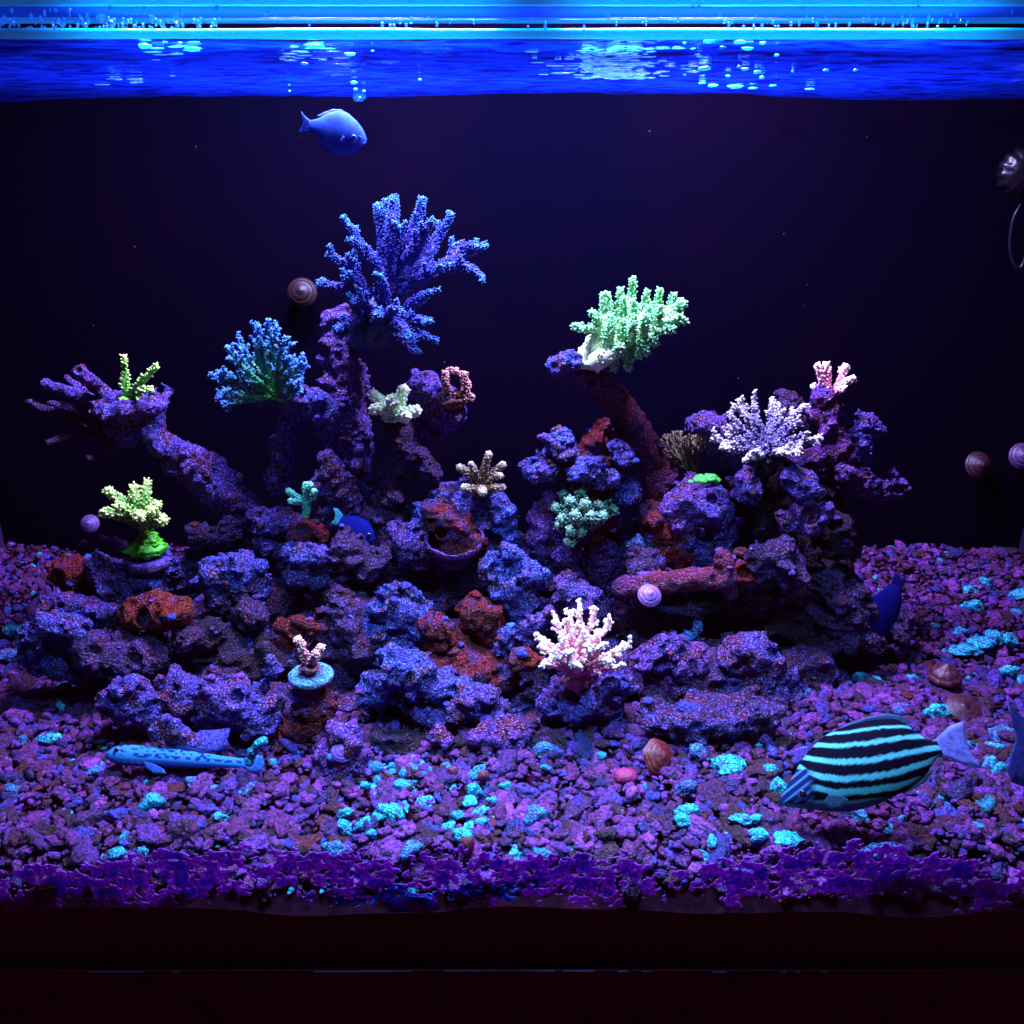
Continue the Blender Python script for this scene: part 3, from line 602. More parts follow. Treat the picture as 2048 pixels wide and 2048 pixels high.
# centre
rock('blue rock slope above the red boulders', .255, [[(985, 1140, 26), (1015, 1170, 34), (1040, 1205, 36)], [(1020, 1110, 20), (1050, 1140, 22), (1062, 1165, 20)]], 'blue', lumps=30, pits=18)
rock('blue and red crusted knob above the pink bushy coral', .245, [[(1135, 1180, 26), (1165, 1195, 28), (1130, 1205, 24)]], 'mixed', lumps=20, pits=8)
rock('stepped purple rock bits left of the pink bushy coral', .235, [[(1100, 1232, 16), (1085, 1240, 15)], [(1056, 1258, 22), (1050, 1275, 20)], [(1090, 1245, 12), (1060, 1260, 12)]], 'blueviolet', lumps=10, pits=6)
rock('rounded red-topped boulder in the middle of the reef', .235, [[(950, 1222, 36), (965, 1240, 34), (985, 1275, 34)]], 'red', lumps=8, pits=8, amp=.14)
rock('dark red knob left of the red-topped boulder', .225, [[(875, 1258, 34), (895, 1270, 30)], [(870, 1295, 22), (910, 1300, 26)]], 'red', lumps=16, pits=8)
rock('large dull red boulder under the red knobs', .215, [[(900, 1340, 46), (950, 1345, 52), (1000, 1345, 40)]], 'red', lumps=8, pits=12, amp=.14)
rock('small orange-red rock between the boulder and the pink coral', .205, [[(1035, 1318, 18), (1058, 1322, 17)]], 'orange', lumps=10, pits=6)
rock('small blue lump above the orange-red rock', .215, [[(1008, 1298, 18), (1012, 1290, 14)], [(1008, 1270, 10), (1016, 1262, 8)]], 'blue', lumps=8, pits=3)
rock('broad blue rock slab in the centre left of the red boulders', .235, [[(775, 1215, 26), (810, 1225, 32), (845, 1240, 26)], [(760, 1270, 36), (790, 1290, 34), (840, 1310, 28)], [(790, 1180, 14), (782, 1195, 18)]], 'blue', lumps=40, pits=26)
rock('sloping blue rock ledge over the cave mouth', .195, [[(795, 1330, 30), (830, 1355, 34), (875, 1380, 34), (930, 1395, 26)], [(745, 1375, 26), (765, 1385, 26)]], 'blue', lumps=36, pits=20)
rock('blue rock right of the cave mouth', .185, [[(850, 1425, 24), (890, 1430, 24), (930, 1400, 26), (965, 1400, 26), (985, 1420, 22)]], 'blueviolet', lumps=22, pits=12)
rock('purple rock lobe at the foot of the cave mouth', .16, [[(960, 1475, 26), (1000, 1480, 30), (1030, 1470, 26)], [(870, 1475, 18), (880, 1480, 16)]], 'purple', lumps=22, pits=12)
rock('rounded rock pedestal under the pink bushy coral', .19, [[(1120, 1415, 36), (1160, 1405, 40), (1205, 1400, 36), (1230, 1370, 20)], [(1150, 1455, 30), (1180, 1440, 30)]], 'blueviolet', lumps=44, pits=20)
rock('dark rock slab on the cave floor', .165, [[(760, 1490, 26), (810, 1488, 30), (870, 1492, 26)]], 'dark', lumps=14, pits=8, h=.002)  # slab added so its near-black colour gives the cave its shade
rock('dark rock slab below the pink coral pedestal', .165, [[(1050, 1490, 24), (1100, 1500, 30), (1170, 1510, 30)]], 'dark', lumps=14, pits=8, h=.002)
rock('dark blue knob in the hollow left of the pink coral pedestal', .205, [[(1062, 1395, 20), (1068, 1410, 20)]], 'darkpurple', lumps=12, pits=4)
# left half
rock('wedge-shaped blue rock below the hole rock', .265, [[(580, 1105, 14), (620, 1110, 24), (640, 1115, 20)], [(600, 1150, 26), (590, 1165, 14)], [(630, 1165, 13), (645, 1160, 11)]], 'blue', lumps=20, pits=12)
rock('red crusted rock left of the dark blue fish', .29, [[(600, 1070, 26), (630, 1075, 24)]], 'red', lumps=8, pits=6)
rock('rubbly dark rock under the dark blue fish', .27, [[(690, 1090, 26), (710, 1105, 30), (730, 1120, 34)], [(690, 1130, 24)]], 'darkpurple', lumps=30, pits=16)
rock('domed blue rock on the left slope', .26, [[(450, 1150, 34), (480, 1150, 36), (505, 1180, 30)], [(420, 1170, 20), (440, 1190, 24)]], 'blue', lumps=36, pits=20)
rock('dark knobbly rock below the domed blue rock', .245, [[(490, 1225, 28), (505, 1245, 28)]], 'darkpurple', lumps=24, pits=10)
rock('purple boulder behind the left slope', .315, [[(405, 1075, 34), (440, 1070, 30)]], 'darkpurple', lumps=8, pits=8)
rock('flat pale stone slab behind the lime coral', .36, [[(170, 1100, 18), (215, 1096, 20), (240, 1100, 18)]], 'darkpurple', lumps=2, pits=2, amp=.12)
rock('blue crusted rock under the lime coral', .275, [[(290, 1150, 36), (270, 1160, 34)], [(200, 1140, 26), (230, 1160, 34), (245, 1190, 34)], [(330, 1140, 18), (340, 1125, 12)]], 'blue', lumps=50, pits=24)
rock('dark red rock at the left end of the reef', .285, [[(130, 1150, 30), (160, 1145, 26)]], 'red', lumps=10, pits=8)
rock('long flat rock finger pointing left, red underneath', .235, [[(92, 1202, 15), (130, 1206, 18), (180, 1214, 20), (220, 1226, 18)]], 'mixed', lumps=10, pits=5)
rock('hollow red rock block on the left slope', .225, [[(275, 1228, 30), (320, 1222, 32), (355, 1222, 28)]], 'orange', lumps=6, pits=5, amp=.12, neg=[[(272, 1236, 20, -.06), (290, 1236, 14, .005)]])
rock('hollow blue boulder with bright rim at the far left', .215, [[(80, 1275, 30), (110, 1262, 34), (150, 1262, 30), (165, 1285, 24)], [(60, 1295, 18), (80, 1315, 18), (115, 1325, 20), (150, 1345, 22)]], 'blue', lumps=34, pits=12, neg=[[(100, 1292, 24, -.05), (105, 1292, 18, -.008)]])
rock('dark pitted boulder with a thin blue rim on the left', .21, [[(205, 1310, 44), (250, 1320, 44), (290, 1320, 40)], [(370, 1285, 18), (384, 1265, 14)], [(310, 1300, 18), (325, 1310, 16)]], 'darkpurple', lumps=40, pits=30)
rock('dark rock slope left of the coral frag disc', .23, [[(400, 1300, 50), (450, 1320, 55), (510, 1350, 60), (560, 1330, 50)]], 'dark', lumps=30, pits=20)
rock('flat purple-blue rock low on the left', .175, [[(225, 1395, 30), (265, 1400, 34), (290, 1425, 30)], [(265, 1365, 14), (275, 1375, 16)]], 'blueviolet', lumps=24, pits=12)
rock('round rock with pale crusted top low on the left', .19, [[(355, 1378, 32), (375, 1390, 34)]], 'mixed', lumps=28, pits=10)
rock('smooth blue slab just behind the spotted fish', .135, [[(320, 1462, 22), (350, 1472, 22), (390, 1486, 16), (425, 1496, 10)], [(330, 1442, 12), (345, 1452, 14)]], 'blueviolet', lumps=4, pits=4, amp=.12, ledge=.2, fine=.6)
rock('purple rock slope above the spotted fish tail', .175, [[(440, 1400, 32), (480, 1410, 38), (520, 1430, 36)], [(410, 1420, 18), (430, 1440, 18)]], 'blueviolet', lumps=44, pits=20)
rock('red rock with blue cap behind the coral frag disc', .225, [[(580, 1262, 22), (575, 1300, 24), (590, 1330, 24)], [(600, 1240, 12), (630, 1265, 16), (648, 1255, 10)]], 'red', lumps=12, pits=6)
rock('rust-red rock pedestal under the coral frag disc', .175, [[(618, 1380, 26), (622, 1408, 29), (606, 1445, 34), (615, 1480, 38), (625, 1500, 40)]], 'red', lumps=14, pits=12)
rock('purple rock bank at the foot of the rust-red pedestal', .135, [[(650, 1520, 30), (690, 1515, 36), (735, 1548, 24)], [(680, 1470, 22), (700, 1490, 26)]], 'purple', lumps=30, pits=14)
rock('violet rock face between the frag disc and the central slab', .24, [[(690, 1230, 40), (710, 1290, 50), (690, 1350, 46)]], 'darkpurple', lumps=20, pits=16)
rock('bluish rubble bits beside the frag disc', .19, [[(540, 1330, 12), (545, 1350, 13)], [(520, 1410, 14), (528, 1395, 12)], [(545, 1440, 14), (565, 1450, 12)], [(540, 1340, 8), (525, 1400, 8), (555, 1445, 8)]], 'blue', lumps=8, pits=2, h=.0012)
rock('dark mound shadowed behind the dark blue fish at right', .30, [[(1700, 1310, 40), (1760, 1270, 40), (1800, 1250, 30)]], 'darkpurple', lumps=30, pits=16)
# loose crumbs lying on the rock ledges
mb = MB(); rc = np.random.RandomState(77); cpal = np.array([(.05, .05, .40), (.11, .03, .30), (.16, .03, .24), (.03, .10, .45), (.13, .012, .02), (.05, .012, .05)])
for o in ALLROCKS:
    me = o.data; n = len(me.vertices); co = np.empty(n * 3, np.float32); me.vertices.foreach_get('co', co); nr = np.empty(n * 3, np.float32); me.vertex_normals.foreach_get('vector', nr)
    co = co.reshape(-1, 3) + np.array(o.location); nr = nr.reshape(-1, 3)
    up_ = np.nonzero((nr[:, 2] > .25) & (co[:, 2] < .24))[0]
    if len(up_) == 0: continue
    for i in rc.choice(up_, size=max(5, int(len(up_) / 130))):
        r = rc.lognormal(math.log(.0019), .5); v, t = ICO[2 if r > .0026 else 1]; k = rc.randint(1000); d = 1 + .5 * noise(v * 1.4 + k)
        mb.add(co[i] + v * d[:, None] * np.array([1, .9, .7]) * r, t=t, c=cpal[rc.choice(6, p=[.3, .2, .15, .1, .1, .15])] * rc.uniform(.6, 1.3))
o = obj('reef_crumbs', mb.mesh('reef_crumbs'), None); o['kind'] = 'stuff'; o['label'] = 'small blue and purple crumbs of rubble lying on the reef ledges'; o['category'] = 'rubble'
CRUMBS = o
CRUMBS.data.materials.append(MATS['gravel'])
rock('upright curved cyan coral stick behind the spotted fish tail', .112, [[(500, 1524, 8), (506, 1504, 9), (516, 1490, 9), (526, 1482, 8)]], 'cyanstone', name='coral_fragment', cat='coral fragment', lumps=3, pits=1, amp=.1, ledge=0, fine=.4, h=.0010)
# shell with rubble
v_, q_ = rockmesh(.27, [[(905, 1050, 34), (915, 1070, 36)]], lumps=30, pits=10)
so = P(908, 1100, .265)
shell_t = thing('shell_bowl', 'round purple-rimmed shell bowl filled with red rubble', 'shell', so)
obj('rubble_fill', mkmesh('rubble_fill', v_ - so, q_), MATS['red'], shell_t)
mb = MB(); n1, n2 = 64, 12; sc = S(1070, .27); c0 = P(908, 1078, .262) - so
v = []; 
for i in range(n1):
    a = 2 * PI * i / n1
    for j in range(n2):
        b = 2 * PI * j / n2; tw = (4.5 + 2 * noise(np.array([[math.cos(a) * 2, math.sin(a) * 2, 7.]]))[0]) * sc
        R = 55 * sc + tw * math.cos(b) + .0012 * noise(np.array([[math.cos(a) * 5, math.sin(a) * 5, 1.]]))[0]
        v.append(c0 + np.array([R * math.cos(a), R * .62 * math.sin(a) - tw * 1.6 * math.sin(b) * .5, R * .44 * math.sin(a) + tw * 1.6 * math.sin(b)]))
q = [(i * n2 + j, ((i + 1) % n1) * n2 + j, ((i + 1) % n1) * n2 + (j + 1) % n2, i * n2 + (j + 1) % n2) for i in range(n1) for j in range(n2)]
mb.add(v, q); obj('rim', mb.mesh('rim'), MATS['purple'], shell_t)
ring = []
v = []
for i in range(n1):
    a = 2 * PI * i / n1
    for f, dz in ((1.0, 0), (.9, -.012), (.6, -.022), (.2, -.026)): v.append(c0 + np.array([55 * sc * f * math.cos(a), 55 * sc * f * .62 * math.sin(a) + .002, 55 * sc * f * .44 * math.sin(a) + dz]))
mb = MB(); q = [(i * 4 + j, ((i + 1) % n1) * 4 + j, ((i + 1) % n1) * 4 + j + 1, i * 4 + j + 1) for i in range(n1) for j in range(3)]
mb.add(v, q); obj('bowl', mb.mesh('bowl'), MATS['darkpurple'], shell_t)

# ------------------------------------------------------------------ gravel
def pebble_proto(k, lev):
    v, t = ICO[lev]; r_ = np.random.RandomState(100 + k)
    s = np.array([1, r_.uniform(.48, .85), r_.uniform(.38, .66)])
    d = 1 + .5 * noise(v * 1.1 + k * 7.3) + .30 * (1 - 2 * np.abs(noise(v * 2.4 + k * 3.1)))
    if lev > 2: d += .16 * noise(v * 5 + k)
    return v * d[:, None] * s, t
pal = np.array([(.21, .030, .22), (.17, .032, .27), (.14, .016, .10), (.09, .035, .28), (.27, .050, .27), (.06, .008, .025), (.12, .008, .016), (.05, .055, .33), (.17, .018, .13)])
pw = np.array([.2, .17, .14, .12, .12, .08, .06, .05, .06])
mb = MB(); protos = {l: [pebble_proto(k, l) for k in range(18)] for l in (1, 2, 3)}
step = .0058
PALE = [G(829, 1536, .004), G(940, 1540, .004), G(770, 1545, .004)]; CEN = G(830, 1640, .004)
gy = .007
while gy < BACK - .006:
    half = min(HALF - .01, (gy + CAMD) * .66 + .02)
    st = step * (.80 if gy < .04 else 1.0 if gy < .25 else 1.12)
    for gx in np.arange(-half, half, st):
        x = gx + rng.uniform(-.5, .5) * st; y = gy + rng.uniform(-.5, .5) * st
        if y < .008 or y > BACK - .008: continue
        if -.30 < x < .24 and .20 < y < .42: continue
        L_ = min(max(rng.lognormal(math.log(.0039), .48), .0018), .0125)
        lev = 3 if L_ > .0068 and y < .11 else 2 if y < .30 and L_ > .003 else 1
        v, t = protos[lev][rng.randint(18)]
        a = rng.uniform(0, 2 * PI); tl = rng.normal(0, .35); ca, sa = math.cos(a), math.sin(a); ct, st_ = math.cos(tl), math.sin(tl)
        R = np.array([[ca, -sa, 0], [sa, ca, 0], [0, 0, 1]]) @ np.array([[ct, 0, st_], [0, 1, 0], [-st_, 0, ct]])
        c = pal[rng.choice(9, p=pw)] * np.array((.86, .72, .98)) * rng.uniform(.28, 1.05)
        w1 = max(math.exp(-(((x - pp[0]) / .021) ** 2 + ((y - pp[1]) / .016) ** 2)) for pp in PALE); w2 = math.exp(-((x - CEN[0]) / .07) ** 2 - ((y - CEN[1]) / .03) ** 2)
        if rng.rand() < .5 * w1: c = np.array((.025, .28, .55)) * rng.uniform(.5, 1.1)
        if rng.rand() < .020 + .06 * w2: c = np.array((.025, .34, .50)) * rng.uniform(.5, 1.3)
        z = float(bedz(np.array(x), np.array(y)))
        mb.add((v * L_) @ R.T + np.array([x, y, z + rng.uniform(-.002, .003)]), t=t, c=c)
    gy += st
o = obj('gravel', mb.mesh('gravel'), MATS['gravel']); o['kind'] = 'stuff'; o['label'] = 'purple and maroon coral gravel covering the tank floor'; o['category'] = 'gravel'

# loose pieces that stand out on the gravel: px, py, length, height, roll, material, label
GEN = 'small pale cyan coral fragment lying loose among the purple gravel'
frs = [(1460, 1530, 34, 13, .03, 'cyanstone', 'oblong bright cyan coral piece left of the striped fish snout'), (1543, 1542, 17, 12, .1, 'cyanstone', 'small cyan piece just above and left of the striped fish snout'),
  (1561, 1580, 17, 20, .6, 'cyanstone', 'cyan piece touching the striped fish snout'), (1376, 1622, 20, 13, .2, 'cyanstone', 'upper of two touching cyan pieces in front of the ribbed shell'), (1367, 1640, 20, 11, 0, 'cyanstone', 'lower of two touching cyan pieces in front of the ribbed shell'),
  (1482, 1637, 20, 8, -.15, 'cyanstone', GEN), (1512, 1640, 11, 10, .3, 'cyanstone', GEN), (302, 1606, 22, 16, .4, 'cyanstone', 'knobbly cyan piece on the gravel below the spotted fish'), (442, 1634, 14, 9, -.3, 'cyanstone', GEN),
  (233, 1707, 18, 10, .2, 'cyanstone', 'cyan piece close to the front glass at far left'), (286, 1704, 11, 10, .5, 'cyanstone', GEN), (689, 1655, 20, 9, -.9, 'cyanstone', GEN), (726, 1648, 18, 9, .5, 'cyanstone', GEN),
  (784, 1626, 15, 26, .9, 'cyanstone', 'tallest bright cyan shard in the pale heap at front centre'), (925, 1670, 13, 20, 1.1, 'cyanstone', 'upright cyan shard beside the dark red pebble'), (954, 1628, 18, 11, .2, 'cyanstone', GEN), (819, 1700, 22, 11, .5, 'bluestone', 'blue-grey piece close to the front glass left of the dark red pebble'),
  (1268, 1653, 11, 10, .7, 'cyanstone', GEN), (1517, 1671, 20, 13, .15, 'cyanstone', GEN), (1575, 1679, 28, 7, .18, 'cyanstone', 'thin pale stick of coral below the striped fish chin'), (1721, 1636, 17, 10, 0, 'cyanstone', 'cyan piece directly below the striped fish belly'),
  (1768, 1706, 34, 18, .1, 'bluestone', 'knobbly blue piece near the front glass at right'), (1867, 1602, 34, 9, -.35, 'cyanstone', 'long cyan stick behind the striped fish belly'), (1803, 1638, 9, 8, .2, 'cyanstone', GEN), (1872, 1427, 28, 20, -.2, 'cyanstone', 'large cyan piece above the striped fish tail'),
  (1993, 1540, 16, 22, .8, 'cyanstone', 'cyan piece touching the blue tail fin at the right edge'), (1988, 1500, 20, 16, -.5, 'cyanstone', GEN), (2000, 1474, 30, 20, .5, 'bluestone', 'broad blue-grey stone above the blue tail fin'), (1934, 1495, 14, 20, .9, 'bluestone', 'blue stone seen through the striped fish tail'),
  (1511, 1639, 10, 8, .2, 'cyanstone', GEN), (1958, 1172, 20, 15, .4, 'cyanstone', 'squarish cyan piece far back at right'), (1936, 1184, 18, 11, .3, 'cyanstone', GEN), (1942, 1214, 22, 13, -.1, 'cyanstone', 'cyan wedge on the back gravel at right'), (2033, 1190, 22, 9, .4, 'cyanstone', GEN),
  (1917, 1264, 13, 9, .5, 'cyanstone', GEN), (1930, 1301, 26, 9, .12, 'cyanstone', 'leftmost piece of the cyan coral chain at right'), (1964, 1287, 26, 11, .1, 'cyanstone', 'second piece of the cyan coral chain at right'), (1990, 1277, 20, 13, .0, 'cyanstone', 'third piece of the cyan coral chain at right'), (2020, 1281, 18, 12, -.4, 'cyanstone', 'rightmost piece of the cyan coral chain'),
  (2012, 1344, 16, 12, .2, 'cyanstone', GEN), (1824, 1361, 16, 10, -.8, 'cyanstone', GEN), (1811, 1134, 7, 6, 0, 'cyanstone', GEN), (1745, 1160, 10, 8, .4, 'cyanstone', GEN), (1805, 1420, 24, 12, -.3, 'bluestone', 'blue stone above the striped fish back fin'),
  (32, 1264, 22, 15, -.4, 'cyanstone', 'pale cyan stone at the left edge beside the hollow boulder'), (22, 1250, 8, 7, 0, 'cyanstone', GEN), (12, 1312, 26, 9, .05, 'bluestone', 'flat blue stone cut by the left edge'), (45, 1480, 9, 8, 0, 'bluestone', GEN.replace('cyan', 'blue')), (98, 1480, 22, 12, 0, 'cyanstone', 'bright cyan piece on the left gravel, left of the spotted fish'),
  (24, 1583, 22, 12, .1, 'bluestone', 'blue stone at the left edge near the front'), (391, 1567, 11, 19, .9, 'bluestone', 'blue piece leaning below the spotted fish belly'), (489, 1586, 22, 12, .5, 'bluestone', 'curved blue piece below the spotted fish tail'), (188, 1543, 16, 9, .2, 'bluestone', GEN.replace('cyan', 'blue')),
  (690, 1626, 14, 9, .6, 'cyanstone', GEN), (755, 1595, 13, 10, .1, 'cyanstone', GEN), (730, 1572, 10, 8, .2, 'cyanstone', GEN), (851, 1606, 18, 9, .0, 'cyanstone', GEN), (947, 1583, 14, 16, .6, 'cyanstone', GEN), (984, 1603, 9, 10, .9, 'cyanstone', GEN), (1012, 1573, 11, 10, .0, 'cyanstone', GEN), (960, 1648, 15, 12, .4, 'cyanstone', GEN), (1068, 1632, 24, 18, .4, 'bluestone', 'speckled blue-grey stone at front centre right of the pale heap'),
  (668, 1702, 24, 22, .8, 'bluestone', 'speckled pale stone just behind the front crust, left of centre'), (760, 1632, 18, 10, .3, 'cyanstone', GEN), (742, 1668, 12, 8, -.2, 'cyanstone', GEN), (1398, 1506, 24, 13, -.5, 'bluestone', 'blue stone behind the oblong cyan piece'), (1373, 1575, 12, 20, -1.0, 'bluestone', 'slanting blue stone left of the oblong cyan piece'), (1090, 1500, 26, 13, .1, 'bluestone', 'forked blue piece below the pink coral pedestal'), (1610, 1390, 15, 12, .2, 'bluestone', 'blue stone on the gravel above the striped fish head')]
LAND = [(1600, 1585, 'the striped fish head'), (1740, 1560, 'the striped fish belly'), (1930, 1480, 'the striped fish tail'), (230, 1508, 'the spotted fish head'), (480, 1528, 'the spotted fish tail'), (1323, 1514, 'the ribbed rust-brown shell'), (1251, 1552, 'the magenta-red pebble'), (934, 1692, 'the dark red pebble'), (830, 1535, 'the left pale gravel patch'), (945, 1537, 'the right pale gravel patch'), (1890, 1350, 'the cone-shaped shell'), (2020, 1500, 'the blue tail fin at the edge'), (1770, 1215, 'the dark navy fish'), (105, 1290, 'the hollow blue boulder'), (784, 1626, 'the tall cyan shard'), (686, 1500, 'the round violet snail'), (1460, 1530, 'the oblong cyan piece'), (1068, 1632, 'the speckled blue-grey stone'), (1942, 1214, 'the cyan wedge at the back'), (302, 1606, 'the knobbly cyan piece')]
USED = set()
def place_label(kind, px, py):
    for x, y, nm in sorted(LAND, key=lambda q: math.hypot(q[0] - px, (q[1] - py) * 1.3)):
        dx, dy = px - x, py - y
        where = ('right of ' if dx > 0 else 'left of ') if abs(dx) > 1.6 * abs(dy) else ('in front of ' if dy > 0 else 'behind ') if abs(dy) > 1.6 * abs(dx) else ('in front and ' if dy > 0 else 'behind and ') + ('right of ' if dx > 0 else 'left of ')
        l = kind + ' ' + where + nm
        if l not in USED: USED.add(l); return l
fm = {}
for i, (px, py, a, b, roll, mt, lab) in enumerate(frs):
    z = .006; g = G(px, py, z); s = (g[1] + CAMD) / ray(px, py)[1]
    key = (i % 9, mt)
    if key not in fm:
        v, t = ICO[3]; k = i % 9; d = 1 + .42 * noise(v * 1.25 + k * 5.1) + .26 * (1 - 2 * np.abs(noise(v * 2.6 + k))) + .12 * noise(v * 6 + k)
        fm[key] = mkmesh('coral_fragment', v * d[:, None] * .008, tris=t); fm[key].materials.append(MATS[mt])
    o = obj('coral_fragment', fm[key], None, loc=g); o.scale = (a * s / .008, max(a, b) * s * .7 / .008, b * s * 1.0 / .008); o.rotation_euler = (0, -roll, rng.uniform(-.3, .3))
    if lab.startswith('small pale'): lab = place_label('small ' + ('cyan' if mt == 'cyanstone' else 'blue') + ' coral fragment', px, py)
    tag(o, lab, 'coral fragment', 'loose cyan and blue coral fragments on the gravel')
for px, py, a, b, c, lab in [(1251, 1552, 26, 15, (.30, .015, .08), 'smooth magenta-red pebble in front of the ribbed shell'), (934, 1692, 16, 24, (.12, .006, .012), 'upright dark red pebble close to the front glass at centre'), (906, 1545, 13, 16, (.14, .02, .05), 'small maroon pebble between the two pale gravel patches'), (966, 1552, 12, 12, (.16, .02, .04), 'round maroon pebble right of the pale gravel patches')]:
    g = G(px, py, .009); s = (g[1] + CAMD) / ray(px, py)[1]; v, t = ICO[3]; d = 1 + .12 * noise(v * 1.3 + px)
    mb = MB(); mb.add(v * d[:, None] * np.array([a, a * .8, b]) * s, t=t, c=c); tag(obj('pebble', mb.mesh('pebble'), MATS['pebble'], loc=g), lab, 'pebble')

# ------------------------------------------------------------------ corals
def spline(pts, n):
    pts = np.asarray(pts, float)
    if len(pts) == 2: return pts[0] + (pts[1] - pts[0]) * np.linspace(0, 1, n)[:, None]
    p = np.vstack([2 * pts[0] - pts[1], pts, 2 * pts[-1] - pts[-2]]); out = []
    m = len(pts) - 1
    for t in np.linspace(0, m - 1e-6, n):
        i = int(t); u = t - i; a, b, c, d = p[i:i + 4]
        out.append(.5 * (2 * b + (c - a) * u + (2 * a - 5 * b + 4 * c - d) * u * u + (3 * b - a - 3 * c + d) * u ** 3))
    return np.array(out)
def frames(c):
    t = np.gradient(c, axis=0); t /= np.linalg.norm(t, axis=1)[:, None] + 1e-12
    ref = np.array([.31, .87, .2]); u = ref - t * (t @ ref)[:, None]; u /= np.linalg.norm(u, axis=1)[:, None]
    return t, u, np.cross(t, u)
def tube(mb, c, r, t0, t1, k=8, rough=.12, tipt=None):
    c = np.asarray(c); n = len(c); T, U, V = frames(c)
    r = np.broadcast_to(r, (n,)).copy(); a = np.arange(k) * 2 * PI / k
    rr = r[:, None] * (1 + rough * noise(np.stack([np.broadcast_to(c[:, None, 0] * 500, (n, k)), c[:, None, 2] * 500 + np.cos(a) * 2, c[:, None, 1] * 500 + np.sin(a) * 2], -1)))
    v = c[:, None, :] + rr[..., None] * (np.cos(a)[None, :, None] * U[:, None, :] + np.sin(a)[None, :, None] * V[:, None, :])
    v = np.vstack([v.reshape(-1, 3), c[-1] + T[-1] * r[-1] * .75])
    i = np.arange(n - 1)[:, None] * k; j = np.arange(k)[None, :]; j2 = (j + 1) % k
    q = np.stack([i + j, i + j2, i + k + j2, i + k + j], -1).reshape(-1, 4)
    e = (n - 1) * k; tr = np.stack([e + np.arange(k), e + (np.arange(k) + 1) % k, np.full(k, n * k)], 1)
    tl = np.linspace(t0, t1, n)
    if tipt is not None: ff = np.linspace(0, 1, n); tl = tl + (tipt - tl) * np.clip((ff - .86) / .1, 0, 1)
    tt = np.append(np.repeat(tl, k), tl[-1])
    mb.add(v, q, tr, a=tt)
def knobs(mb, c, r, num, ln, kr, t0, t1, r_, up=.75, tipboost=.25, start=.08, k=5, glob=None):
    n = len(c); T, U, V = frames(c); ga = r_.rand() * 6
    for i in range(num):
        f = start + (1 - start) * (i + r_.rand()) / num; x = f * (n - 1); j = min(int(x), n - 2); u = x - j
        p = c[j] * (1 - u) + c[j + 1] * u; rad = r[j] * (1 - u) + r[j + 1] * u
        ga += 2.4 + r_.normal(0, .35); o_ = math.cos(ga) * U[j] + math.sin(ga) * V[j]
        d = o_ + T[j] * up
        if glob is not None: d = d + glob
        d /= np.linalg.norm(d); l = ln * r_.uniform(.65, 1.25) * (1 - .35 * f); w_ = kr * r_.uniform(.8, 1.2) * (1 - .25 * f)
        b = p + o_ * rad * .75
        e1 = np.cross(d, T[j]); e1 /= np.linalg.norm(e1) + 1e-9; e2 = np.cross(d, e1)
        a = np.arange(k) * 2 * PI / k; ringv = np.cos(a)[:, None] * e1 + np.sin(a)[:, None] * e2
        vv = np.vstack([b + ringv * w_, b + d * l * .6 + ringv * w_ * 1.0, b + d * l + ringv * w_ * .62, [b + d * l * 1.12]])
        q = [(m * k + s, m * k + (s + 1) % k, (m + 1) * k + (s + 1) % k, (m + 1) * k + s) for m in range(2) for s in range(k)]
        tr = [(2 * k + s, 2 * k + (s + 1) % k, 3 * k) for s in range(k)]
        tv = t0 + (t1 - t0) * f; mb.add(vv, q, tr, a=np.concatenate([np.full(k, tv), np.full(k, tv + tipboost * .6), np.full(k + 1, tv + tipboost)]))
def P3(c, Y): return P(c[0], c[1], Y + (c[2] if len(c) > 2 else 0))

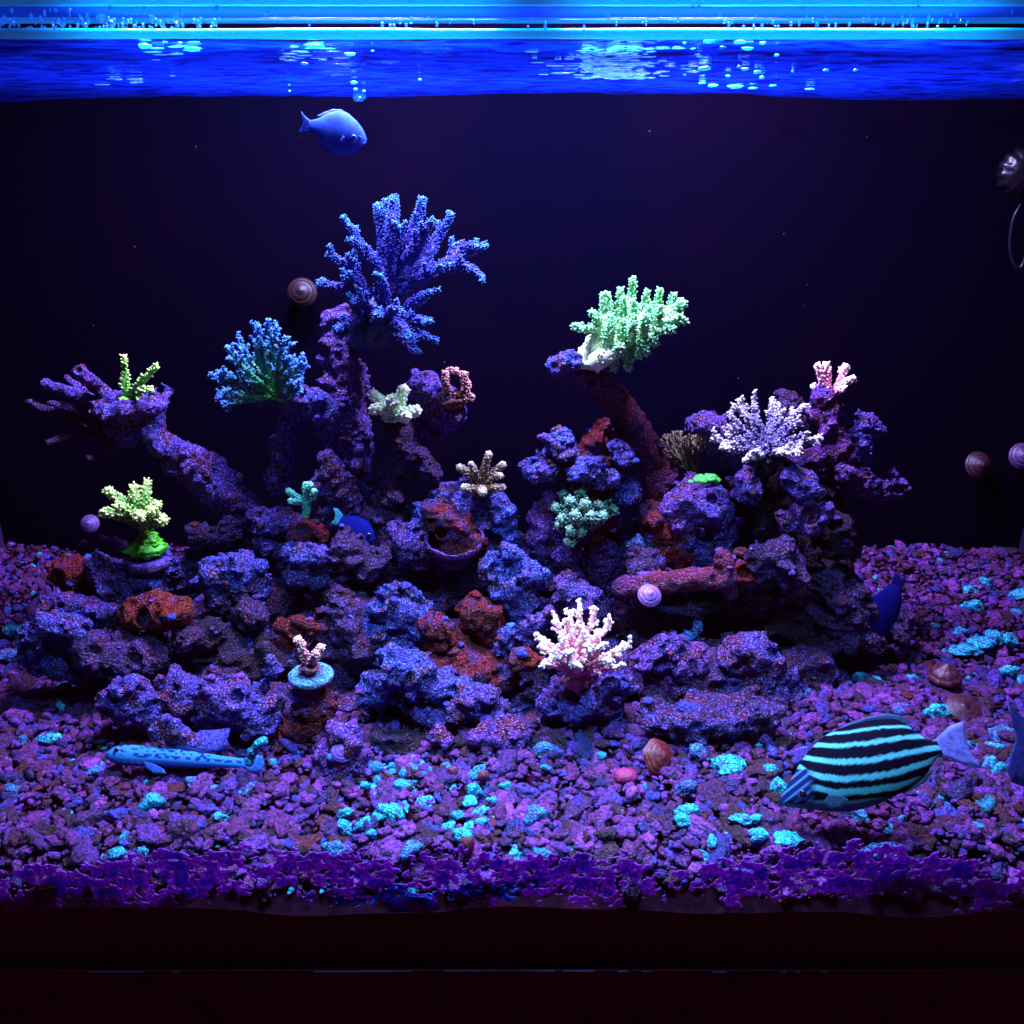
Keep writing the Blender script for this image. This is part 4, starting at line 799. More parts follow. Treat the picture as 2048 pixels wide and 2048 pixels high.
def coral(name, label, Y, root, branches, mat, r0, r1, kn=1.0, kl=3.5, kr=2.0, base=None, basemat=None, seed=1, up=.75, twigs=None, tipboost=.25, t0=.15, t1=.8, group='corals on the reef', glob=None, tipt=.95, armt=None):
    """branches: lists of photo points (px, py, dY) from foot to tip; sizes in photo px"""
    r_ = np.random.RandomState(seed); ro = P3(root, Y); s = S(root[1], Y)
    th = thing(name, label, 'coral', ro)
    for br in branches:
        rs = br[0] if isinstance(br[0], (int, float)) else 1.0
        pts = [P3(p, Y) for p in (br[1:] if isinstance(br[0], (int, float)) else br)]
        ln = sum(np.linalg.norm(b - a) for a, b in zip(pts, pts[1:])); n = max(8, int(ln / .0018))
        c = spline(pts, n); c += np.stack([noise(c * 140 + seed + i * 9) for i in range(3)], -1) * .0009
        f = np.linspace(0, 1, n); r = (r0 + (r1 - r0) * f) * s * rs
        arm = armt is not None and rs >= 1.9; te1 = t1; tb0 = armt if arm else t0
        mb = MB(); tube(mb, c, r, tb0, te1, 12 if rs > 1.8 else 8, tipt=tipt)
        if kn: knobs(mb, c, r, int(ln / s * kn * .42 * max(1, r.mean() / (6.5 * s))), kl * s, kr * s, tb0, te1, r_, up, tipboost, glob=glob)
        if twigs:
            T, U, V = frames(c)
            for i in range(twigs['n']):
                x = twigs.get('start', .25) + (1 - twigs.get('start', .25)) * (i + r_.rand() * .8) / twigs['n']; j = min(int(x * (n - 1)), n - 1); a = r_.rand() * 6.28
                d = T[j] * twigs.get('fwd', .8) + math.cos(a) * U[j] + math.sin(a) * V[j] + np.array([0, 0, twigs.get('lift', .35)]); d /= np.linalg.norm(d)
                l = twigs['len'] * s * r_.uniform(.6, 1.2) * (1.15 - .55 * x); m = max(4, int(l / .0016))
                cc = c[j] + d * np.linspace(0, l, m)[:, None] + np.array([0, 0, 1]) * (np.linspace(0, 1, m) ** 2 * l * .15)[:, None]
                rr = np.linspace(twigs['r'], twigs['r'] * twigs.get('taper', .8), m) * s
                tb = t0 + (t1 - t0) * x; te = min(tb + twigs.get('tip', .35), 1.0); tube(mb, cc, rr, tb, te, 6)
                if twigs.get('kn'): knobs(mb, cc, rr, twigs['kn'], twigs['kl'] * s, twigs['kr'] * s, tb, te, r_, .7, .15, .35)
        obj('branch', mb.mesh('branch', ro), MATS[mat], th)
    if base:                              # encrusting foot: px, py, r, squash
        for i, b in enumerate(base):
            c = P3((b[0], b[1], b[4] if len(b) > 4 else 0), Y); v, t = ICO[4]; d = 1 + .2 * noise(v * 2 + seed + i) + .14 * noise(v * 6 + seed) + .09 * noise(v * 14) + .06 * noise(v * 27)
            mb = MB(); mb.add(c - ro + v * d[:, None] * np.array([b[2], b[2], b[2] * b[3]]) * s, t=t, a=b[5] if len(b) > 5 else .1); obj('encrusted_base', mb.mesh('encrusted_base'), MATS[basemat or mat], th)
    return th

# big blue staghorn
R0 = (757, 615)
coral('staghorn_coral', 'large deep blue branching coral with cyan tips on the tall pillar', .335, (735, 660),
  [[1.15, (735, 660), (757, 600), (757, 547), (722, 490, -.01), (686, 433, -.015)],
   [1.9, (750, 640), (768, 560), (772, 500), (764, 450), (755, 408)], [1.7, (755, 620), (780, 550), (785, 480, -.005), (787, 430, -.005), (789, 393)],
   [1.2, (770, 520, .01), (772, 450, .01), (773, 399, .01)],
   [1.5, (770, 590), (803, 550), (822, 480), (836, 430), (846, 396)], [1.2, (815, 520, -.015), (842, 480, -.02), (861, 440, -.025)], [1.0, (798, 500, .0), (799, 452, -.01)],
   [1.2, (790, 580), (845, 525), (880, 470, .01), (904, 427, .01)], [1.3, (800, 590), (848, 552, -.01), (905, 520, -.02), (975, 488, -.02)], [1.0, (880, 535, -.02), (925, 530, -.03), (967, 555, -.04)],
   [1.0, (905, 520, -.02), (930, 495, -.02), (955, 490, -.03)], [.9, (900, 520, -.01), (905, 505, -.01), (907, 490, -.015)], [.9, (840, 560, -.02), (862, 545, -.03), (884, 530, -.045)], [.9, (815, 615, -.02), (840, 597, -.035), (862, 582, -.05)],
   [1.0, (765, 600, -.02), (754, 536, -.025), (728, 505, -.035), (704, 476, -.045)], [1.2, (740, 620), (715, 558, -.01), (690, 530, -.015), (656, 507, -.02)], [.9, (710, 580, -.02), (674, 576, -.03), (632, 566, -.04)],
   [.8, (700, 560, -.02), (688, 553, -.045)], [.8, (697, 545), (700, 530, -.02), (706, 517, -.03)], [1.0, (768, 620, -.025), (768, 585, -.035), (760, 548, -.045)],
   [1.1, (760, 640, -.01), (800, 635, -.03), (861, 643, -.055)], [1.0, (780, 640, -.02), (815, 655, -.04), (874, 681, -.05)], [1.0, (770, 645, -.03), (800, 655, -.05), (823, 673, -.07)], [.9, (750, 640, -.02), (757, 630, -.06), (755, 628, -.075)], [.8, (765, 640, -.03), (790, 618, -.06), (796, 620, -.07)],
   [1.0, (740, 640), (710, 635, -.025), (671, 658, -.045)], [1.2, (745, 650), (725, 605, -.02), (700, 600, -.035)], [.8, (790, 660, 0), (820, 690, -.01), (836, 706, -.015)]],
  'c_blue', 13, 4.0, kn=3.4, kl=7.0, kr=2.1, twigs=dict(n=3, len=32, r=4.6, kn=16, kl=6, kr=2.0, taper=.6, start=.3, fwd=1.5, lift=.3, tip=.35), base=[(735, 665, 42, .8), (745, 630, 36, 1.1)], seed=3, up=.8, t0=.08, t1=.40, tipboost=.34)
# teal bush
bb = []
r_ = np.random.RandomState(5)
for i in range(30):
    a = math.radians(np.interp(i, [0, 29], [196, 8])) + r_.normal(0, .08); l = r_.uniform(.82, 1.05) * np.interp(math.degrees(a), [0, 40, 90, 130, 170, 200], [62, 88, 132, 128, 128, 120]); dy = r_.uniform(-.055, .03)
    x0, y0 = 540, 782; tx, ty = x0 + math.cos(a) * l * .95, y0 - math.sin(a) * l - 6 + abs(dy) * 300
    bb.append([(555, 792), ((x0 + tx) / 2, (y0 + ty) / 2 + 4, dy * .7), (tx, ty, dy)])
coral('bush_coral', 'bushy teal-blue coral with green heart on the arched rock', .33, (555, 792), bb, 'c_bushteal', 5.0, 3.2, kn=.7, kl=4.5, kr=2.4, seed=6, twigs=dict(n=12, len=24, r=2.8, kn=6, kl=4.4, kr=2.2, lift=.3, start=.25, tip=.3), base=[(575, 792, 26, .45)], basemat='c_greencrust', t0=.0, t1=.60)
coral('finger_coral', 'small bright green three-branched coral on the hand skeleton', .33, (256, 795), [[1.1, (252, 796), (250, 755), (248, 712)], [(258, 795), (285, 760, -.01), (314, 732, -.015)], [.7, (270, 790), (288, 780, -.02), (305, 779, -.02)]], 'c_green', 6, 4, kn=1.5, kl=8, kr=3.0, base=[(256, 797, 20, .35)], seed=8, t0=.3, t1=.62, tipboost=.4)
coral('knob_coral', 'pale lime-green branching coral on a green-crusted plug at left', .275, (290, 1085),
  [[1.2, (288, 1062), (282, 1030), (270, 1000), (268, 972, .01)], [1.1, (285, 1040), (290, 1000), (294, 964, .02)], [1.1, (285, 1050), (250, 1010), (214, 978)], [1.1, (285, 1050), (240, 1030, -.02), (202, 1026, -.02)], [1.1, (288, 1045), (305, 1020), (316, 1006)], [1.1, (288, 1055), (255, 1022, -.025), (232, 1012, -.04)],
   [1.2, (290, 1050), (315, 1040, -.02), (328, 1040, -.03)], [1.2, (288, 1050), (282, 1035, -.03), (280, 1032, -.045)], [1.2, (290, 1050), (302, 1032, -.025), (304, 1018, -.035)], [.9, (290, 1085), (288, 1055)]],
  'c_lime', 8, 6.5, kn=1.5, kl=9, kr=3.4, base=[(292, 1096, 36, .55, 0, .1), (296, 1080, 22, .7, 0, .15)], seed=9, t0=.1, t1=.65, tipboost=.4)
mint = coral('finger_coral', 'pale mint stubby coral on the dark slim column', .315, (786, 830), [[1.2, (783, 826), (762, 803), (742, 784)], [1.4, (790, 822), (800, 800), (809, 776)], [1.1, (780, 826), (760, 817, -.02), (742, 817, -.02)], [1.2, (790, 828), (815, 824, -.015), (838, 820, -.015)], [1.3, (785, 828), (783, 805, -.03), (786, 798, -.03)], [1.1, (788, 830), (810, 832, -.03), (812, 836, -.035)]], 'c_mint', 10, 8, kn=1.3, kl=7, kr=3.8, base=[(786, 830, 26, .5, 0, .3)], seed=10, t0=.3, t1=.7, tipboost=.35)
coral('lattice_coral', 'small salmon-pink looped coral on the knobbly purple rock', .335, (908, 808), [[(895, 808), (890, 770), (898, 745), (915, 742)], [(915, 806), (932, 790), (934, 765), (922, 744)], [(905, 806), (905, 790), (915, 785)], [(920, 800), (935, 792), (946, 795)], [(888, 800), (884, 785)], [(897, 790), (890, 762, -.01), (892, 742, -.01)], [(925, 795, -.01), (928, 765, -.01), (930, 745, -.01)]], 'c_coralpink', 5, 4.5, kn=3.2, kl=6.5, kr=2.3, base=[(907, 806, 24, .5, 0, .3)], seed=11, t0=.2, t1=.5, tipboost=.5)
# neon green
nb = [[2.6, (1168, 728), (1190, 690), (1205, 655), (1212, 620), (1212, 585)], [2.6, (1180, 728), (1235, 690), (1290, 655, -.01), (1338, 632, -.01), (1366, 606)], [2.0, (1175, 730), (1215, 690, .01), (1260, 640, .02), (1300, 605, .02)], [2.0, (1190, 722, -.01), (1240, 700, -.025), (1290, 682, -.03)]]
for f_, t_, dd in [((1200, 660), (1145, 653), -.01), ((1203, 650), (1184, 622), -.01), ((1228, 660), (1241, 577), 0), ((1250, 645), (1267, 554), .02), ((1240, 680), (1248, 594), -.02), ((1262, 670), (1268, 600), -.01), ((1280, 650), (1295, 580), .01), ((1290, 660), (1300, 612), -.02), ((1300, 650), (1321, 577), .01), ((1320, 640), (1350, 588), .01), ((1338, 635), (1362, 602), -.01),
                  ((1335, 636), (1374, 643), -.01), ((1320, 645), (1366, 632), -.025), ((1290, 660), (1350, 658), -.03), ((1230, 690), (1228, 741), -.02), ((1250, 690), (1258, 740), -.03), ((1270, 680), (1296, 708), -.03), ((1290, 668), (1312, 690), -.03), ((1245, 700), (1246, 640), -.035), ((1218, 700), (1222, 630), -.03), ((1262, 690), (1268, 632), -.045), ((1285, 672), (1292, 630), -.045), ((1310, 655), (1322, 612), -.03), ((1215, 700), (1212, 650), -.02), ((1275, 690), (1278, 715), -.035), ((1236, 705), (1240, 690), -.05)]:
    nb.append([1.12, (f_[0], f_[1], dd * .5), ((f_[0] + t_[0]) / 2 + (t_[0] - f_[0]) * .12, (f_[1] + t_[1]) / 2, dd), (t_[0], t_[1], dd)])
coral('staghorn_coral', 'bright neon green many-fingered coral on the leaning pillar', .33, (1168, 732), nb, 'c_neon', 9.6, 3.2, kn=1.9, kl=8.5, kr=2.4, base=[(1178, 722, 30, .55, 0, .22)], seed=12, up=.8, t0=.30, t1=.60, tipboost=.40, armt=-.25, tipt=.8)
# brown star
coral('finger_coral', 'small brown-gold star-shaped coral on the rounded blue mound', .29, (962, 990), [[1.0, (962, 985), (968, 945), (979, 906)], [(960, 980), (940, 950), (917, 934)], [.8, (958, 970), (948, 945, -.01), (942, 924, -.01)], [(966, 980), (985, 950), (1007, 928)], [(960, 982), (940, 978, -.02), (924, 974, -.025)], [(966, 985), (988, 978, -.015), (1007, 975, -.015)], [(963, 985), (965, 982, -.03), (966, 984, -.04)], [.8, (966, 975), (990, 955, -.01), (1005, 952, -.015)]], 'c_brown', 11, 7, kn=2.6, kl=4, kr=2.6, seed=13, t0=.1, t1=.45, tipboost=.42)
# dark green knobbed
dg = []
for x, y, dd in [(1125, 985, 0), (1150, 962, .01), (1175, 968, 0), (1192, 958, .015), (1108, 1012, -.01), (1140, 1000, -.03), (1170, 1005, -.035), (1200, 1005, -.02), (1222, 998, 0), (1230, 1020, -.01), (1122, 1035, -.03), (1150, 1030, -.045), (1185, 1030, -.04), (1140, 1060, -.04), (1115, 1050, -.02), (1210, 1030, -.03), (1160, 980, -.01), (1162, 1062, -.035), (1135, 1085, -.035)]:
    dg.append([(1160, 1068), ((1160 + x) / 2, (1060 + y) / 2, dd * .7), (x, y, dd)])
coral('knob_coral', 'dark green coral of stubby pale-tipped branches right of centre', .295, (1160, 1072), dg, 'c_darkgreen', 11, 9, kn=2.0, kl=7, kr=3.6, seed=14, t0=.0, t1=.40, tipboost=.48, tipt=.75, base=[(1150, 1072, 20, .9, 0, .05)])
# small teal frag
coral('finger_coral', 'small teal three-pronged coral beside the hole rock', .285, (612, 1032), [[1.2, (612, 1032), (612, 1000), (612, 966)], [(611, 1010), (592, 992), (574, 980)], [(612, 1010), (625, 990), (630, 978)], [.8, (605, 1005), (588, 1003, -.01), (578, 1000, -.01)], [.8, (612, 990), (618, 975, -.01), (624, 968, -.01)]], 'c_teal', 7, 6, kn=2.4, kl=4, kr=2.6, seed=15)
# white table coral
tb = []
for i in range(22):
    a = 2 * PI * i / 22 + r_.normal(0, .12); R = 112 * r_.uniform(.68, 1.05); X_ = math.cos(a) * R; D_ = math.sin(a) * R * .00044
    up = 34 + (46 if math.sin(a) > 0 else 14) * math.sin(a) + r_.uniform(-6, 6)
    def prj(f, zf): return (1530 + X_ * f, 905 - zf * up - D_ * f * 640, D_ * f)
    tb.append([(1530, 912), prj(.45, .45), prj(1.0, 1.0)])
coral('table_coral', 'white-tipped violet table coral spreading over the dark tower', .30, (1530, 915), tb, 'c_white', 5.5, 4.8, kn=1.4, kl=5.5, kr=3.4, seed=16, twigs=dict(n=4, len=34, r=3.6, kn=7, kl=6, kr=3.0, lift=.5, start=.3, fwd=1.2, tip=.25), t0=.1, t1=.62, tipboost=.3, base=[(1530, 925, 26, .9)])
coral('finger_coral', 'twin-branched pink and white coral on the ringed stump', .34, (1652, 790), [[1.0, (1648, 788), (1645, 765), (1634, 730)], [1.0, (1650, 788), (1655, 760), (1651, 726)], [.8, (1645, 785), (1632, 778), (1625, 770)], [1.0, (1656, 790), (1678, 770), (1694, 730)], [1.0, (1660, 788), (1690, 765, -.01), (1708, 756, -.01)], [.9, (1675, 770), (1684, 750, .01), (1683, 738, .01)], [.8, (1665, 785), (1690, 775, -.02)]], 'c_pinkwhite', 5.5, 5.5, kn=2.2, kl=6, kr=3.8, seed=17, t0=.1, t1=.6, tipboost=.4)
# pink bush in front
pb = []
for x, y, dd in [(1160, 1210, .02), (1192, 1216, .02), (1110, 1236, .01), (1070, 1268, 0), (1080, 1290, -.01), (1262, 1290, -.01), (1248, 1334, -.02), (1152, 1330, -.045), (1086, 1328, -.025), (1222, 1242, .01), (1135, 1240, -.01), (1200, 1262, -.02), (1168, 1262, -.03), (1120, 1280, -.03), (1220, 1322, -.03), (1105, 1312, -.03), (1180, 1300, -.045), (1140, 1222, .015), (1205, 1290, -.03), (1130, 1305, -.045)]:
    pb.append([(1156, 1352), ((1156 + x) / 2, (1340 + y) / 2, dd * .7), (x, y, dd)])
coral('bush_coral', 'bright pale pink bushy coral on the rounded pedestal in front', .175, (1156, 1358), pb, 'c_pinkwhite', 7.5, 4.6, kn=.5, kl=5, kr=3.4, seed=18, twigs=dict(n=8, len=26, r=4.0, kn=3, kl=5.5, kr=3.4, lift=.35, start=.35, tip=.4, taper=.9), t0=.05, t1=.8, base=[(1156, 1362, 28, .9, 0, .05)])
# frag on disc
fr = coral('finger_coral', 'small pink two-branched coral growing on the round frag disc', .155, (620, 1330), [[1.2, (616, 1328), (606, 1300), (594, 1276)], [1.1, (624, 1328), (634, 1310), (644, 1292)], [.8, (620, 1330), (628, 1312, -.01), (634, 1306, -.01)]], 'c_pink', 7, 6, kn=2.6, kl=6, kr=3.2, seed=19, t1=.55, tipboost=.45, base=[(620, 1334, 20, .35, 0, .25)])
def disc(label, px, py, Y, rpx, hpx, top, side):
    o_ = P(px, py, Y); s = S(py, Y); n = 56; mb = MB(); v = []; c = []
    prof = [(0, 0, .5), (.25, 0, 1), (.5, .0, .35), (.72, 0, 1), (.94, -.004, 1), (1, -.06, .6), (1, -.22, 0), (.95, -.30, 0), (.5, -.34, 0), (.0, -.34, 0)]
    for f, z, e in prof:
        for j in range(n):
            a = 2 * PI * j / n; w_ = 1 + .03 * noise(np.array([[math.cos(a) * 3, math.sin(a) * 3, px]]))[0]
            v.append((rpx * s * f * w_ * math.cos(a), rpx * s * f * w_ * math.sin(a), hpx * s * z * 3)); c.append(np.array(side) * (1 - e) + np.array(top) * e)
    q = [(i * n + j, i * n + (j + 1) % n, (i + 1) * n + (j + 1) % n, (i + 1) * n + j) for i in range(len(prof) - 1) for j in range(n)]
    mb.add(v, q, c=np.array(c)); return tag(obj('frag_disc', mb.mesh('frag_disc'), MATS['gravel'], loc=o_), label, 'frag disc')
disc('round blue-crusted frag disc with a reddish rim under the small pink coral', 621, 1346, .155, 45, 17, (.08, .28, .50), (.13, .02, .05))
disc('round violet frag disc under the lime-green coral', 297, 1112, .275, 46, 22, (.10, .06, .35), (.10, .03, .16))
# dark sea fan
fan = thing('sea_fan', 'olive-brown fan coral on a bright green foot beside the leaning pillar', 'coral', P(1395, 972, .345)); fo = P(1395, 972, .345)
r2 = np.random.RandomState(4); mb = MB()
def fanbr(p, a, l, r, d):
    q_ = (p[0] + math.cos(a) * l, p[1] - math.sin(a) * l, p[2] + r2.normal(0, .002)); s = S(900, .345)
    c = spline([P3(p, .345), P3(q_, .345)], 5); tube(mb, c, np.full(5, r * s), min(d * .16, 1), min((d + 1) * .16, 1), 5)
    if d < 6:
        fanbr(q_, a + r2.uniform(.12, .34), l * r2.uniform(.72, .98), r * .86, d + 1); fanbr(q_, a - r2.uniform(.12, .34), l * r2.uniform(.72, .98), r * .86, d + 1)
fanbr((1398, 968, 0), 2.0, 22, 3.4, 0); fanbr((1396, 966, .003), 1.75, 20, 3.2, 0); fanbr((1394, 964, -.003), 2.2, 20, 3.2, 0)
obj('blade', mb.mesh('blade', fo), MATS['c_fan'], fan)
mb = MB()
for px, py, a in ((1390, 975, 18), (1402, 966, 16), (1420, 962, 14), (1432, 966, 10)):
    v, t = ICO[3]; d = 1 + .25 * noise(v * 2 + px); mb.add(P(px, py - 6, .30) - fo + v * d[:, None] * np.array([a, a, a * .6]) * S(py, .30), t=t, a=.1)
obj('green_foot', mb.mesh('green_foot'), MATS['c_greencrust'], fan)

# ------------------------------------------------------------------ snails and shells
def snail(label, px, py, Y, r, axis=(0, -.6, .8), c1=(.22, .08, .26), c2=(.10, .03, .12), turns=4.5, hgt=1.05, cat='snail', name='snail', ribs=0, z=None):
    p = P(px, py, Y); s = S(py, Y) * r; n, k = 60, 32; ax = np.array(axis, float); ax /= np.linalg.norm(ax)
    e1 = np.cross(ax, [.3, .2, .9]); e1 /= np.linalg.norm(e1); e2 = np.cross(ax, e1); mb = MB(); v = []; c = []
    for i in range(n):
        f = i / (n - 1)
        for j in range(k):
            a = 2 * PI * j / k; ph = f * turns + j / k; w_ = ph % 1.0
            rr = (math.sin(min(f * 1.15, 1) * PI / 2) ** .9) * (1 if f < .87 else math.sqrt(max(0, 1 - ((f - .87) / .13) ** 2)))
            rr *= 1 + .055 * (abs(math.sin(w_ * PI)) - .5) + (.05 * math.sin(ribs * a) if ribs else 0)
            h_ = hgt * (1 - f) - .35
            v.append((e1 * math.cos(a) + e2 * math.sin(a)) * rr + ax * h_); m = .5 + .5 * math.sin(w_ * 2 * PI) * .8 + .25 * math.sin(a * 9 + f * 20); m = min(max(m, 0), 1)
            c.append(np.array(c1) * m + np.array(c2) * (1 - m))
    q = [(i * k + j, i * k + (j + 1) % k, (i + 1) * k + (j + 1) % k, (i + 1) * k + j) for i in range(n - 1) for j in range(k)]
    mb.add(np.array(v) * s, q, c=np.array(c)); th = thing(name, label, cat, p)
    obj('shell', mb.mesh('shell'), MATS['shell'], th)
    v, t = ICO[2]; mb = MB(); mb.add((v * .55 * np.array([1, 1, 1]) - ax * .42) * s, t=t, c=np.array(c2) * .6); obj('foot', mb.mesh('foot'), MATS['plainwet'], th)
    return th
snail('snail on the back panel left of the big blue coral', 604, 584, .515, 29, (.1, -1, .35), (.034, .012, .014), (.010, .005, .007))
snail('small violet snail in the open water left of the lime coral', 179, 1047, .515, 18, (.1, -1, .5), (.16, .08, .26), (.08, .03, .13))
snail('brownish snail on the back panel at right', 1958, 930, .515, 27, (.1, -1, .4), (.05, .014, .018), (.016, .006, .009))
snail('purple snail on the back panel at the right edge', 2046, 912, .515, 26, (-.1, -1, .4), (.10, .04, .13), (.035, .012, .05))
snail('pinkish violet trochus snail clinging to the reddish rock log', 1300, 1190, .225, 24, (.1, -.7, .75), (.30, .12, .38), (.15, .05, .22), hgt=.95)
snail('round violet snail at the foot of the rust-red pedestal', 686, 1500, .105, 24, (.1, -.6, .8), (.24, .10, .42), (.16, .05, .26), hgt=.8)
g = G(1323, 1520, .012); snail('ribbed rust-brown shell lying on the gravel below the right rocks', 1323, 1514, g[1], 38, (.5, -.5, .6), (.16, .016, .012), (.05, .005, .005), 5, .7, 'shell', 'ribbed_shell', 26)
g = G(1892, 1360, .01); snail('dull red cone-shaped shell on the gravel at right', 1890, 1350, g[1], 32, (-.05, -.15, 1), (.10, .018, .03), (.055, .010, .018), 3, 1.25, 'shell', 'cone_shell', 9)
g = G(1935, 1420, .01); snail('flat round brown shell above the striped fish tail', 1933, 1412, g[1], 34, (.1, -.4, .9), (.07, .015, .025), (.035, .008, .015), 5, .45, 'shell', 'flat_shell')

# ------------------------------------------------------------------ fish
class Fish:
    def __init__(s, name, label, nose, tail, Y, dYt=0.0, cat='fish'):
        s.a = P(nose[0], nose[1], Y); s.b = P(tail[0], tail[1], Y + dYt); s.Lpx = math.hypot(tail[0] - nose[0], tail[1] - nose[1])
        s.L = np.linalg.norm(s.b - s.a); s.x = (s.b - s.a) / s.L
        view = np.array([0, math.cos(PITCH), -math.sin(PITCH)]); mid = (s.a + s.b) / 2 - np.array([0, -CAMD, CAMH]); view = mid / np.linalg.norm(mid)
        z = np.cross(s.x, view); z /= np.linalg.norm(z)
        if z[2] < 0: z = -z
        s.z = z; s.y = np.cross(s.z, s.x); s.k = s.L / s.Lpx
        s.org = (s.a + s.b) / 2; s.th = thing(name, label, cat, s.org)
        s.side = -1 if s.y @ view > 0 else 1            # which y faces the camera
    def W(s, x, y, z):                                   # local photo px -> relative world
        x, y, z = np.broadcast_arrays(np.asarray(x, float), y, z)
        return (s.a - s.org) + (x[..., None] * s.x + y[..., None] * s.y + z[..., None] * s.z) * s.k
    def body(s, xs, top, bot, wid, colf, n=80, m=44, mat='fish', sharp=1.0):
        t = np.linspace(0, 1, n); X = xs[0] + (xs[-1] - xs[0]) * (t ** 1.15 if True else t)
        def sm(v):
            a = np.interp(np.linspace(xs[0], xs[-1], 400), xs, v); k = np.ones(31) / 31; ap = np.concatenate([np.full(15, a[0]), a, np.full(15, a[-1])])
            return np.interp(X, np.linspace(xs[0], xs[-1], 400), np.convolve(ap, k, 'valid'))
        T_, B_, Wd = sm(top), sm(bot), sm(wid); a = np.arange(m) * 2 * PI / m
        end = np.clip(np.minimum((X - X[0]) / (.035 * s.Lpx), 1), 0, 1) ** .5
        mid = (T_ + B_) / 2; hh = (T_ - B_) / 2 * (.25 + .75 * end); Wd = Wd * (.2 + .8 * end)
        zz = mid[:, None] + hh[:, None] * np.sin(a); ca = np.cos(a); yy = Wd[:, None] * np.sign(ca) * np.abs(ca) ** sharp
        xx = np.repeat(X[:, None], m, 1)
        v = s.W(xx, yy, zz).reshape(-1, 3); c = colf(xx.ravel(), zz.ravel())
        i = np.arange(n - 1)[:, None] * m; j = np.arange(m)[None, :]; j2 = (j + 1) % m
        q = np.stack([i + j, i + j2, i + m + j2, i + m + j], -1).reshape(-1, 4)
        v = np.vstack([v, s.W(X[0] - 1, 0, mid[0])[None], s.W(X[-1], 0, mid[-1])[None]]); c = np.vstack([c, c[:1], c[-1:]])
        nn = n * m; tr = [(nn, (k + 1) % m, k) for k in range(m)] + [(nn + 1, (n - 1) * m + k, (n - 1) * m + (k + 1) % m) for k in range(m)]
        mb = MB(); mb.add(v, q, tr, c=c); o = obj('body', mb.mesh('body'), MATS[mat], s.th); return o
    def fin(s, name, pts, y, col, mat='fin', bend=0, thick=.5, rays=0):
        pts = np.array(pts, float); c0 = pts.mean(0); n = len(pts)
        # dense outline, two faces joined
        out = np.array([pts[i] * (1 - u) + pts[(i + 1) % n] * u for i in range(n) for u in np.linspace(0, 1, 6, endpoint=False)]); m = len(out)
        mb = MB(); vs = []; cs = []
        for sgn in (1, -1):
            for f in (0, .35, .7, 1.0):
                o_ = c0 + (out - c0) * f; th = thick * (1 - .8 * f) * sgn
                yy = y + th + bend * ((o_[:, 0] - c0[0]) ** 2) * .01
                vs.append(s.W(o_[:, 0], yy, o_[:, 1])); st = np.sin(np.arctan2(o_[:, 1] - pts[0][1], o_[:, 0] - pts[0][0]) * rays) * .25 if rays else 0
                cs.append(np.array(col)[None, :] * (1 + np.broadcast_to(st, (m,)))[:, None])
        q = []
        for b in (0, 4):
            for i in range(3):
                for j in range(m):
                    f_ = ((b + i) * m + j, (b + i) * m + (j + 1) % m, (b + i + 1) * m + (j + 1) % m, (b + i + 1) * m + j); q.append(f_ if b == 0 else f_[::-1])
        q += [(3 * m + j, 3 * m + (j + 1) % m, 7 * m + (j + 1) % m, 7 * m + j) for j in range(m)]
        mb.add(np.vstack(vs), q, c=np.vstack(cs)); return obj(name, mb.mesh(name), MATS[mat], s.th)
    def eye(s, x, z, y, r, iris, pr=.6):
        for sd in (1, -1):
            v, t = ICO[3]; mb = MB(); p = s.W(x, sd * y, z); mb.add(p + ((v[:, 0:1] * s.x + v[:, 2:3] * s.z) * r + v[:, 1:2] * s.y * r * .45) * s.k, t=t, c=iris); e = obj('eye', mb.mesh('eye'), MATS['plainwet'], s.th)
            mb = MB(); p = s.W(x, sd * (y + r * .28), z); mb.add(p + ((v[:, 0:1] * s.x + v[:, 2:3] * s.z) * r * pr + v[:, 1:2] * s.y * r * .3) * s.k, t=t); obj('pupil', mb.mesh('pupil'), MATS['eyeblack'], e)

